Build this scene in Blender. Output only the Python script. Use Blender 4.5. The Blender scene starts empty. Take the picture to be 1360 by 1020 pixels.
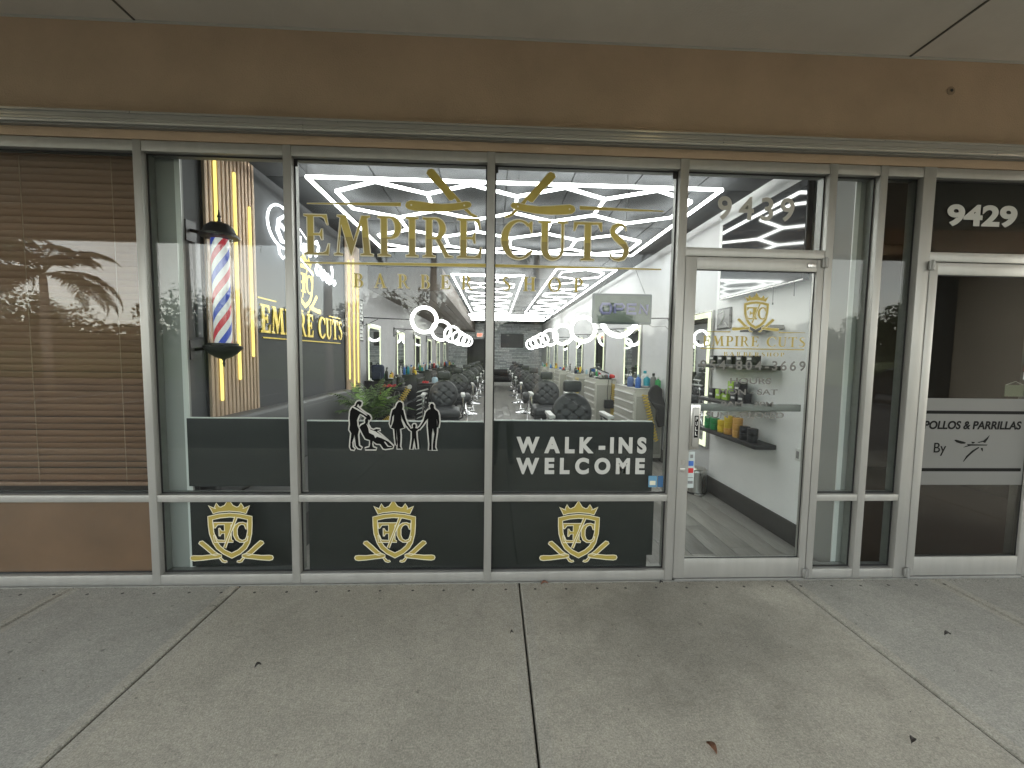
import bpy, bmesh, math, random
from mathutils import Vector, Matrix
R=random.Random(7)
PI=math.pi
S=bpy.context.scene
col=S.collection
# ------------------------------------------------------------------ camera, world, sun, exposure
cam=bpy.data.cameras.new('camera'); co=bpy.data.objects.new('camera',cam); col.objects.link(co)
cam.sensor_width=36; cam.lens=14.559; cam.clip_start=.05; cam.clip_end=600
rx=Vector((0.99899235,-0.04279888,0.01351097)); dn=Vector((0.01053035,-0.069118,-0.99755291)); fw=Vector((0.043628,0.99669,-0.06859767))
m3=Matrix((rx,-dn,-fw)).transposed()
co.matrix_world=Matrix.Translation((0,-2.75,1.56))@m3.to_4x4()
S.camera=co
W=bpy.data.worlds.new('World'); S.world=W; W.use_nodes=True
nt=W.node_tree; nt.nodes.clear()
def wn(t,**k):
    n=nt.nodes.new(t)
    for a,b in k.items(): setattr(n,a,b)
    return n
sky=wn('ShaderNodeTexSky',sky_type='NISHITA',sun_disc=False)
sky.sun_elevation=math.radians(13); sky.sun_rotation=math.radians(50)
tc=wn('ShaderNodeTexCoord'); mp=wn('ShaderNodeMapping'); mp.inputs['Scale'].default_value=(1,1,3.2)
nz=wn('ShaderNodeTexNoise'); nz.inputs['Scale'].default_value=2.4; nz.inputs['Detail'].default_value=7; nz.inputs['Roughness'].default_value=.55
cr=wn('ShaderNodeValToRGB'); cr.color_ramp.elements[0].position=.38; cr.color_ramp.elements[1].position=.66
cr.color_ramp.elements[0].color=(.62,.62,.62,1); cr.color_ramp.elements[1].color=(.95,.95,.95,1)
bw=wn('ShaderNodeRGBToBW'); mx=wn('ShaderNodeMix',data_type='RGBA'); tint=wn('ShaderNodeMix',data_type='RGBA',blend_type='MULTIPLY')
tint.inputs[0].default_value=1; tint.inputs[7].default_value=(1.035,1.0,.925,1)
bg=wn('ShaderNodeBackground'); bg.inputs[1].default_value=.15; wo=wn('ShaderNodeOutputWorld')
L=nt.links.new
L(tc.outputs['Generated'],mp.inputs[0]); L(mp.outputs[0],nz.inputs[0]); L(nz.outputs[0],cr.inputs[0])
L(sky.outputs[0],bw.inputs[0]); L(bw.outputs[0],tint.inputs[6]); L(cr.outputs[0],mx.inputs[0])
L(sky.outputs[0],mx.inputs[6]); L(tint.outputs[2],mx.inputs[7]); L(mx.outputs[2],bg.inputs[0]); L(bg.outputs[0],wo.inputs[0])
sl=bpy.data.lights.new('sun','SUN'); sl.energy=.25; sl.angle=math.radians(12); sl.color=(1,.86,.72)
so=bpy.data.objects.new('sun',sl); col.objects.link(so)
sd=Vector((math.sin(math.radians(50))*math.cos(math.radians(13)),math.cos(math.radians(50))*math.cos(math.radians(13)),math.sin(math.radians(13))))
so.rotation_euler=sd.to_track_quat('Z','Y').to_euler(); so.location=(20,20,30)
S.view_settings.view_transform='Standard'; S.view_settings.look='None'; S.view_settings.exposure=3.32; S.view_settings.gamma=1
try: S.view_settings.use_curve_mapping=False
except Exception: pass
S.cycles.use_denoising=True
S.cycles.max_bounces=10; S.cycles.transparent_max_bounces=24; S.cycles.glossy_bounces=4; S.cycles.diffuse_bounces=4
S.cycles.sample_clamp_indirect=6; S.cycles.caustics_reflective=False; S.cycles.caustics_refractive=False

# ------------------------------------------------------------------ materials
MATS={}
def mat(name,c,rough=.6,metal=0,noise=0,scale=20,bump=0,bscale=None,spec=.5,emit=None,es=0,coat=0,stretch=None,dark=None,detail=6):
    if name in MATS: return MATS[name]
    m=bpy.data.materials.new(name); m.use_nodes=True; t=m.node_tree; b=t.nodes['Principled BSDF']
    b.inputs['Base Color'].default_value=(*c,1); b.inputs['Roughness'].default_value=rough; b.inputs['Metallic'].default_value=metal
    b.inputs['Specular IOR Level'].default_value=spec; b.inputs['Coat Weight'].default_value=coat
    if emit: b.inputs['Emission Color'].default_value=(*emit,1); b.inputs['Emission Strength'].default_value=es
    if noise or bump:
        tcn=t.nodes.new('ShaderNodeTexCoord'); g=t.nodes.new('ShaderNodeNewGeometry')
        mpn=t.nodes.new('ShaderNodeMapping'); t.links.new(g.outputs['Position'],mpn.inputs[0])
        if stretch: mpn.inputs['Scale'].default_value=stretch
    if noise:
        n=t.nodes.new('ShaderNodeTexNoise'); n.inputs['Scale'].default_value=scale; n.inputs['Detail'].default_value=detail; n.inputs['Roughness'].default_value=.6
        t.links.new(mpn.outputs[0],n.inputs[0])
        r=t.nodes.new('ShaderNodeMapRange'); r.inputs[1].default_value=.3; r.inputs[2].default_value=.7; r.inputs[3].default_value=1-noise; r.inputs[4].default_value=1+noise*.7
        t.links.new(n.outputs[0],r.inputs[0])
        v=t.nodes.new('ShaderNodeVectorMath'); v.operation='SCALE'; v.inputs[0].default_value=c; t.links.new(r.outputs[0],v.inputs[3])
        t.links.new(v.outputs[0],b.inputs['Base Color'])
        r2=t.nodes.new('ShaderNodeMapRange'); r2.inputs[3].default_value=max(0,rough-.08); r2.inputs[4].default_value=min(1,rough+.1); t.links.new(n.outputs[0],r2.inputs[0]); t.links.new(r2.outputs[0],b.inputs['Roughness'])
    if bump:
        n2=t.nodes.new('ShaderNodeTexNoise'); n2.inputs['Scale'].default_value=bscale or scale*3; n2.inputs['Detail'].default_value=5
        t.links.new(mpn.outputs[0],n2.inputs[0]); bp=t.nodes.new('ShaderNodeBump'); bp.inputs['Strength'].default_value=bump; bp.inputs['Distance'].default_value=.004
        t.links.new(n2.outputs[0],bp.inputs['Height']); t.links.new(bp.outputs[0],b.inputs['Normal'])
    MATS[name]=m; return m
def emis(name,c,s):
    if name in MATS: return MATS[name]
    m=bpy.data.materials.new(name); m.use_nodes=True; t=m.node_tree; t.nodes.clear()
    e=t.nodes.new('ShaderNodeEmission'); e.inputs[0].default_value=(*c,1); e.inputs[1].default_value=s
    o=t.nodes.new('ShaderNodeOutputMaterial'); t.links.new(e.outputs[0],o.inputs[0]); MATS[name]=m; return m
def glassmat(name,tint=(.93,.96,.95),r0=.06,dirt=.03):
    m=bpy.data.materials.new(name); m.use_nodes=True; t=m.node_tree; t.nodes.clear(); N=t.nodes.new
    o=N('ShaderNodeOutputMaterial'); tr=N('ShaderNodeBsdfTransparent'); tr.inputs[0].default_value=(*tint,1)
    gl=N('ShaderNodeBsdfGlossy'); gl.inputs['Roughness'].default_value=.0
    lw=N('ShaderNodeLayerWeight'); lw.inputs[0].default_value=.5
    p=N('ShaderNodeMath'); p.operation='POWER'; p.inputs[1].default_value=5; t.links.new(lw.outputs['Facing'],p.inputs[0])
    q=N('ShaderNodeMath'); q.operation='MULTIPLY_ADD'; q.inputs[1].default_value=1-r0; q.inputs[2].default_value=r0; t.links.new(p.outputs[0],q.inputs[0])
    mxn=N('ShaderNodeMixShader'); t.links.new(q.outputs[0],mxn.inputs[0]); t.links.new(tr.outputs[0],mxn.inputs[1]); t.links.new(gl.outputs[0],mxn.inputs[2])
    last=mxn
    if dirt:
        g=N('ShaderNodeNewGeometry'); n=N('ShaderNodeTexNoise'); n.inputs['Scale'].default_value=55; n.inputs['Detail'].default_value=4; t.links.new(g.outputs['Position'],n.inputs[0])
        n3=N('ShaderNodeTexNoise'); n3.inputs['Scale'].default_value=2.2; t.links.new(g.outputs['Position'],n3.inputs[0])
        r=N('ShaderNodeMapRange'); r.inputs[1].default_value=.55; r.inputs[2].default_value=.8; r.inputs[3].default_value=.0; r.inputs[4].default_value=dirt*5; t.links.new(n.outputs[0],r.inputs[0])
        r3=N('ShaderNodeMapRange'); r3.inputs[1].default_value=.4; r3.inputs[2].default_value=.65; t.links.new(n3.outputs[0],r3.inputs[0])
        mu=N('ShaderNodeMath'); mu.operation='MULTIPLY'; t.links.new(r.outputs[0],mu.inputs[0]); t.links.new(r3.outputs[0],mu.inputs[1])
        ad=N('ShaderNodeMath'); ad.operation='ADD'; ad.inputs[1].default_value=dirt*.25; t.links.new(mu.outputs[0],ad.inputs[0])
        df=N('ShaderNodeBsdfTranslucent'); df.inputs[0].default_value=(.7,.7,.68,1)
        mm=N('ShaderNodeMixShader'); t.links.new(ad.outputs[0],mm.inputs[0]); t.links.new(mxn.outputs[0],mm.inputs[1]); t.links.new(df.outputs[0],mm.inputs[2]); last=mm
    t.links.new(last.outputs[0],o.inputs[0]); MATS[name]=m; return m
ALU=mat('anodised_aluminium',(.40,.395,.37),.4,.45,.08,14,.05,stretch=(1,1,.15))
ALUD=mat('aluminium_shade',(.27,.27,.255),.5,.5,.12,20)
GASK=mat('black_gasket',(.012,.012,.012),.5)
GLASS=glassmat('window_glass',r0=.027,dirt=.008)
GLASSB=glassmat('bronze_glass',(.75,.75,.73),.055,0)
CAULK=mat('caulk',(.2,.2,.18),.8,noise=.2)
TAN=mat('tan_stucco',(.56,.42,.295),.9,noise=.13,scale=2.2,bump=.9,bscale=110)
SOFF=mat('soffit_paint',(.62,.585,.52),.9,noise=.09,scale=1.6,bump=.5,bscale=90)
SOFFL=mat('soffit_bead',(.55,.55,.5),.8)
CONC=None
def concrete(name,base,smooth=False):
    m=bpy.data.materials.new(name); m.use_nodes=True; t=m.node_tree; b=t.nodes['Principled BSDF']; N=t.nodes.new
    g=N('ShaderNodeNewGeometry')
    def noi(s,d=6,st=None,ro=.6):
        n=N('ShaderNodeTexNoise'); n.inputs['Scale'].default_value=s; n.inputs['Detail'].default_value=d; n.inputs['Roughness'].default_value=ro
        if st: mpn=N('ShaderNodeMapping'); mpn.inputs['Scale'].default_value=st; t.links.new(g.outputs['Position'],mpn.inputs[0]); t.links.new(mpn.outputs[0],n.inputs[0])
        else: t.links.new(g.outputs['Position'],n.inputs[0])
        return n
    def rng(n,a,bb,c,d):
        r=N('ShaderNodeMapRange'); r.inputs[1].default_value=a; r.inputs[2].default_value=bb; r.inputs[3].default_value=c; r.inputs[4].default_value=d; t.links.new(n.outputs[0],r.inputs[0]); return r
    big=rng(noi(1.1,5),.3,.7,.84,1.12); mid=rng(noi(7,8,ro=.7),.3,.7,.9,1.08); fine=rng(noi(120,4,ro=.75),.3,.7,.62,1.36); fine2=rng(noi(380,2),.3,.7,.8,1.18); fib=rng(noi(34,5,ro=.7),.35,.7,.86,1.1)
    spots=rng(noi(16,2),.70,.74,1,.6)
    vd=N('ShaderNodeVectorMath'); vd.operation='DISTANCE'; vd.inputs[1].default_value=(1.22,-.42,0); t.links.new(g.outputs['Position'],vd.inputs[0])
    class _D: outputs=[vd.outputs['Value']]
    nb=noi(2.6,6,ro=.65); ad=N('ShaderNodeMath'); ad.operation='MULTIPLY_ADD'; ad.inputs[1].default_value=-1.3; t.links.new(nb.outputs[0],ad.inputs[0]); t.links.new(vd.outputs['Value'],ad.inputs[2])
    stain=rng(ad,-.35,.25,.70,1.0)
    crk=noi(1.7,8,ro=.6); ab=N('ShaderNodeMath'); ab.operation='SUBTRACT'; ab.inputs[1].default_value=.5; t.links.new(crk.outputs[0],ab.inputs[0]); ab2=N('ShaderNodeMath'); ab2.operation='ABSOLUTE'; t.links.new(ab.outputs[0],ab2.inputs[0]); crack=rng(ab2,.0,.006,.88,1.0)
    cur=None
    for r in (big,mid,fib,fine,fine2,spots,stain,crack):
        if cur is None: cur=r
        else:
            mu=N('ShaderNodeMath'); mu.operation='MULTIPLY'; t.links.new(cur.outputs[0],mu.inputs[0]); t.links.new(r.outputs[0],mu.inputs[1]); cur=mu
    v=N('ShaderNodeVectorMath'); v.operation='SCALE'; v.inputs[0].default_value=base; t.links.new(cur.outputs[0],v.inputs[3]); t.links.new(v.outputs[0],b.inputs['Base Color'])
    b.inputs['Roughness'].default_value=.85
    bp=N('ShaderNodeBump'); bp.inputs['Strength'].default_value=.25 if smooth else .7; bp.inputs['Distance'].default_value=.003
    n=noi(230,4,None if smooth else (1,.25,1)); t.links.new(n.outputs[0],bp.inputs['Height']); t.links.new(bp.outputs[0],b.inputs['Normal'])
    MATS[name]=m; return m
CONC=concrete('broomed_concrete',(.375,.355,.295)); CONCS=concrete('trowelled_concrete_edge',(.365,.348,.295),True); CONCG=concrete('greyer_concrete',(.325,.318,.28))
WHITE=mat('white_drywall',(.62,.62,.63),.85,noise=.04,scale=4,bump=.15,bscale=60)
MAUVE=mat('pale_lilac_wall',(.60,.59,.61),.75,noise=.08,scale=3,bump=.2,bscale=40)
DARKW=mat('charcoal_wall',(.085,.087,.092),.75,noise=.08,scale=3,bump=.1)
CEIL=mat('dark_ceiling_tile',(.055,.058,.063),.85,noise=.35,scale=60,bump=.3)
CEILG=mat('ceiling_grid',(.035,.037,.04),.6)
BROWN=mat('brown_soffit',(.13,.105,.09),.7,noise=.2,scale=5,stretch=(4,.5,1))
WOOD=mat('oak_slat',(.74,.55,.40),.55,noise=.18,scale=12,stretch=(6,6,.4))
BLACK=mat('black_satin',(.018,.018,.02),.4)
BOARD=mat('charcoal_vinyl_film',(.020,.021,.020),.4,noise=.15,scale=2,spec=.35)
LEATH=mat('charcoal_leather',(.062,.064,.067),.42,noise=.12,scale=8,bump=.15,bscale=200)
LEATHG=mat('grey_leather_bench',(.13,.132,.135),.45,noise=.08,scale=4,bump=.12,bscale=150)
CHROME=mat('chrome',(.75,.75,.76),.12,1)
STEEL=mat('stainless_steel',(.55,.54,.52),.28,1,noise=.08,scale=30,stretch=(1,1,.1))
CAB=mat('white_steel_cabinet',(.52,.51,.46),.4,noise=.04,scale=5)
CABD=mat('cabinet_panel_grey',(.33,.325,.29),.5)
PALEH=mat('pale_pad',(.72,.71,.69),.4)
BASEB=mat('dark_baseboard',(.05,.047,.045),.5,noise=.1)
PLANK=[mat('grey_floor_plank_%s'%n,c,.38,noise=.22,scale=9,stretch=(7,.5,1),bump=.08,bscale=30) for n,c in (('a',(.27,.26,.24)),('b',(.31,.30,.275)),('c',(.24,.23,.215)),('d',(.29,.275,.25)))]
FLSUB=mat('floor_joint',(.05,.045,.04),.8)
MIRROR=mat('mirror_silver',(.8,.82,.82),.02,1)
TVS=mat('tv_screen',(.012,.013,.016),.06,spec=.9)
TUBE=emis('led_tube_white',(1,.985,.96),1.9)
RING=emis('led_ring_white',(1,.97,.93),1.15)
LEDY=emis('led_strip_warm',(1,.78,.2),.2)
LEDM=emis('led_mirror_strip',(.95,1,.68),.15)
NEON=emis('neon_white',(.95,.97,1),.55)
GOLD=mat('gold_vinyl',(.42,.33,.07),.45,.2,noise=.15,scale=6)
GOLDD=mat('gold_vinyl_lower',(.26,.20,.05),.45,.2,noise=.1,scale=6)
CREAM=mat('pale_gold_outline',(.72,.68,.52),.5)
GOLDW=mat('bright_gold_letters',(.75,.56,.08),.3,.5)
SILV=mat('silver_vinyl',(.50,.50,.47),.5)
SILVD=mat('grey_vinyl',(.42,.41,.37),.5)
WVIN=mat('white_vinyl_edge',(.52,.51,.47),.5)
BVIN=mat('black_vinyl',(.004,.004,.004),.6,spec=.1)
BLIND=mat('brown_blind',(.25,.14,.088),.5,noise=.12,scale=6,stretch=(.4,1,5))
BFILM=mat('brown_panel',(.20,.105,.06),.55,noise=.2,scale=2.5)
CORD=mat('blind_cord',(.33,.24,.17),.8)
COLM=mat('column_stucco',(.105,.107,.095),.9,noise=.1,bump=.4)
ASPH=mat('asphalt',(.05,.05,.05),.9,noise=.25,scale=30,bump=.5)
PALMT=mat('palm_trunk',(.22,.2,.17),.9,noise=.2)
LEAF=mat('palm_leaf',(.045,.07,.025),.55,noise=.3,scale=4)
LEAFI=mat('indoor_palm_leaf',(.10,.17,.045),.45,noise=.3,scale=20)
LEAFL=mat('light_green_leaf',(.20,.36,.06),.45)
HEDGE=mat('hedge_leaf',(.05,.08,.025),.7,noise=.3)
RED=mat('red_plastic',(.55,.03,.035),.4); BLUE=mat('blue_plastic',(.06,.16,.5),.3); TEAL=mat('teal_label',(.03,.3,.38),.4)
GRN=mat('green_plastic',(.04,.3,.1),.35); YEL=mat('yellow_plastic',(.75,.55,.05),.35); ORG=mat('orange_plastic',(.7,.38,.10),.4); LIME=mat('lime_label',(.32,.5,.05),.4)
YCOIL=mat('yellow_coil_hose',(.72,.52,.07),.35); WPL=mat('white_plastic',(.65,.65,.63),.35); CLEARB=mat('pale_blue_plastic',(.35,.5,.6),.3); NAVY=mat('navy_fabric',(.025,.03,.07),.8); CARD=mat('cardboard',(.38,.25,.14),.8)
GREYP=mat('grey_plastic',(.2,.2,.2),.4)
# ------------------------------------------------------------------ helpers
class MB:
    def __init__(s): s.v=[]; s.f=[]; s.mi=[]; s.sm=[]
    def add(s,vs,fs,mi=0,smooth=False):
        o=len(s.v); s.v+=[tuple(v) for v in vs]
        for f in fs: s.f.append([o+i for i in f]); s.mi.append(mi); s.sm.append(smooth)
        return s
    def box(s,x0,x1,y0,y1,z0,z1,mi=0,b=0,rot=None,c=None):
        if b:
            b=min(b,(x1-x0)*.45,(y1-y0)*.45,(z1-z0)*.45)
            bm=bmesh.new(); bmesh.ops.create_cube(bm,size=1)
            for v in bm.verts: v.co=Vector(((x0+x1)/2+v.co.x*(x1-x0),(y0+y1)/2+v.co.y*(y1-y0),(z0+z1)/2+v.co.z*(z1-z0)))
            bmesh.ops.bevel(bm,geom=bm.edges[:],offset=b,segments=2 if b<.012 else 3,profile=.5,affect='EDGES')
            vs=[v.co.copy() for v in bm.verts]; bm.verts.index_update(); fs=[[v.index for v in f.verts] for f in bm.faces]; bm.free()
        else:
            vs=[Vector(p) for p in ((x0,y0,z0),(x1,y0,z0),(x1,y1,z0),(x0,y1,z0),(x0,y0,z1),(x1,y0,z1),(x1,y1,z1),(x0,y1,z1))]
            fs=[(0,3,2,1),(4,5,6,7),(0,1,5,4),(1,2,6,5),(2,3,7,6),(3,0,4,7)]
        if rot: 
            c=Vector(c) if c else Vector(((x0+x1)/2,(y0+y1)/2,(z0+z1)/2)); vs=[c+rot@(v-c) for v in vs]
        return s.add(vs,fs,mi,bool(b))
    def tube(s,pts,r,n=8,mi=0,cap=True,closed=False):
        pts=[Vector(p) for p in pts]; k=len(pts); rs=r if isinstance(r,(list,tuple)) else [r]*k
        up=None; vs=[]
        for i,p in enumerate(pts):
            if closed: d=(pts[(i+1)%k]-pts[i-1]).normalized()
            else: d=(pts[min(i+1,k-1)]-pts[max(i-1,0)]).normalized()
            if up is None: up=Vector((0,0,1)) if abs(d.z)<.9 else Vector((1,0,0))
            a=(up-d*up.dot(d)); 
            if a.length<1e-6: a=d.orthogonal()
            a.normalize(); up=a; bb=d.cross(a)
            for j in range(n):
                t=2*PI*j/n; vs.append(p+(a*math.cos(t)+bb*math.sin(t))*rs[i])
        fs=[]
        for i in range(k if closed else k-1):
            i2=(i+1)%k
            for j in range(n): fs.append((i*n+j,i*n+(j+1)%n,i2*n+(j+1)%n,i2*n+j))
        s.add(vs,fs,mi,True)
        if cap and not closed: s.add(vs[:n],[list(range(n))[::-1]],mi); s.add(vs[-n:],[list(range(n))],mi)
        return s
    def lathe(s,prof,c=(0,0,0),n=20,mi=0,axis='z'):
        vs=[]; c=Vector(c)
        for (r,z) in prof:
            for j in range(n):
                t=2*PI*j/n; p=Vector((r*math.cos(t),r*math.sin(t),z))
                if axis=='y': p=Vector((p.x,p.z,p.y))
                if axis=='x': p=Vector((p.z,p.x,p.y))
                vs.append(c+p)
        fs=[]
        for i in range(len(prof)-1):
            for j in range(n): fs.append((i*n+j,i*n+(j+1)%n,(i+1)*n+(j+1)%n,(i+1)*n+j))
        s.add(vs,fs,mi,True)
        s.add(vs[:n],[list(range(n))[::-1]],mi); s.add(vs[-n:],[list(range(n))],mi); return s
    def bar(s,a,b,w,h,mi=0):
        a=Vector(a);b=Vector(b);d=(b-a).normalized(); side=d.cross(Vector((0,0,1)))
        if side.length<1e-5: side=Vector((1,0,0))
        side.normalize(); up=side.cross(d); vs=[]
        for p in (a,b):
            for i,j in ((-1,-1),(1,-1),(1,1),(-1,1)): vs.append(p+side*i*w/2+up*j*h/2)
        return s.add(vs,[(0,3,2,1),(4,5,6,7),(0,1,5,4),(1,2,6,5),(2,3,7,6),(3,0,4,7)],mi)
    def prism(s,pts,y0,y1,mi=0):   # pts in (x,z), extruded along y ; simple polygon
        n=len(pts); a=sum(pts[i][0]*pts[(i+1)%n][1]-pts[(i+1)%n][0]*pts[i][1] for i in range(n))
        if a<0: pts=pts[::-1]
        vs=[(x,y0,z) for x,z in pts]+[(x,y1,z) for x,z in pts]
        fs=[list(range(n)),list(range(2*n-1,n-1,-1))]+[(i,i+n,(i+1)%n+n,(i+1)%n) for i in range(n)]
        return s.add(vs,fs,mi)
    def xf(s,M):
        s.v=[tuple(M@Vector(v)) for v in s.v]; return s
    def build(s,name,mats,parent=None,label=None,loc=None):
        me=bpy.data.meshes.new(name); me.from_pydata(s.v,[],s.f)
        if not isinstance(mats,(list,tuple)): mats=[mats]
        for m in mats: me.materials.append(m)
        for p,mi,sm in zip(me.polygons,s.mi,s.sm): p.material_index=mi; p.use_smooth=sm
        me.update()
        if any(s.sm):
            try: me.set_sharp_from_angle(angle=math.radians(40))
            except Exception: pass
        o=bpy.data.objects.new(name,me); col.objects.link(o)
        if parent: o.parent=parent
        if label: o['label']=label
        if loc: o.location=loc
        return o
def thing(name,label,cat,loc=(0,0,0),rz=0,group=None):
    o=bpy.data.objects.new(name,None); col.objects.link(o); o.location=loc; o.rotation_euler=(0,0,rz); o.empty_display_size=.1
    o['label']=label; o['category']=cat
    if group: o['group']=group
    return o
def tag(o,label,cat,group=None):
    o['label']=label; o['category']=cat
    if group: o['group']=group
    return o
def struct(o,label=None):
    o['kind']='structure'
    if label: o['label']=label
    return o
def stuff(o): o['kind']='stuff'; return o
def kids(o): return [c for c in bpy.data.objects if c.parent==o]
KC={}
def cop(root,loc,rz=None,label=None,group=None):
    if root.name not in KC: KC[root.name]=[(ch,kids(ch)) for ch in kids(root)]
    r=root.copy(); col.objects.link(r); r.location=loc
    if rz is not None: r.rotation_euler=(0,0,rz)
    if label: r['label']=label
    if group: r['group']=group
    for ch,gs in KC[root.name]:
        c=ch.copy(); col.objects.link(c); c.parent=r
        for g in gs: d=g.copy(); col.objects.link(d); d.parent=c
    return r
def piece(src,name,loc,parent,rot=None):
    o=bpy.data.objects.new(name,src.data if hasattr(src,'data') else src); col.objects.link(o); o.location=loc; o.parent=parent
    if rot: o.rotation_euler=rot
    return o
# ---- flat plates from 2D outlines (x,z), holes allowed, filled by a curve
def plate(loops,off=0,depth=.0006):
    cu=bpy.data.curves.new('c','CURVE'); cu.dimensions='2D'; cu.fill_mode='BOTH'; cu.extrude=depth/2; cu.offset=off
    for lp in loops:
        sp=cu.splines.new('POLY'); sp.points.add(len(lp)-1); sp.use_cyclic_u=True
        for p,(x,z) in zip(sp.points,lp): p.co=(x,z,0,1)
    o=bpy.data.objects.new('c',cu); col.objects.link(o)
    me=bpy.data.meshes.new_from_object(o.evaluated_get(bpy.context.evaluated_depsgraph_get()))
    vs=[v.co.copy() for v in me.vertices]; fs=[list(p.vertices) for p in me.polygons]
    bpy.data.objects.remove(o); bpy.data.curves.remove(cu); bpy.data.meshes.remove(me)
    return vs,fs
def add_plate(mb,loops,M,off=0,mi=0,depth=.0006,split=None):
    """M maps (u,v,w): u right, v up, w towards the viewer"""
    vs,fs=plate(loops,off,depth)
    mb.add([M@v for v in vs],fs,mi)
def frontM(x,z,y=.0445,s=1.0):     # plate facing the street (-y)
    return Matrix(((s,0,0,x),(0,0,-1,y),(0,s,0,z),(0,0,0,1)))
def text_loops(txt,size,bold=0,shear=0,track=1.0,wx=1.0):
    cu=bpy.data.curves.new('t','FONT'); cu.body=txt; cu.size=size; cu.offset=bold; cu.space_character=track; cu.extrude=.0004; cu.shear=shear; cu.fill_mode='BOTH'
    o=bpy.data.objects.new('t',cu); col.objects.link(o)
    me=bpy.data.meshes.new_from_object(o.evaluated_get(bpy.context.evaluated_depsgraph_get()))
    vs=[v.co.copy() for v in me.vertices]; fs=[list(p.vertices) for p in me.polygons]
    bpy.data.objects.remove(o); bpy.data.curves.remove(cu); bpy.data.meshes.remove(me)
    return vs,fs
def fit_text(mb,txt,x0,x1,z0,z1,y,mi=0,bold=.012,shear=0,track=1.0,rot=0,M=None):
    vs,fs=text_loops(txt,1.0,bold,shear,track)
    xs=[v.x for v in vs]; ys=[v.y for v in vs]; a,b,c,d=min(xs),max(xs),min(ys),max(ys)
    out=[]
    for v in vs:
        u=x0+(v.x-a)/(b-a)*(x1-x0); w=z0+(v.y-c)/(d-c)*(z1-z0)
        p=Vector((u,y-v.z*1.0,w)); out.append(p)
    if M: out=[M@p for p in out]
    mb.add(out,fs,mi)
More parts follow.
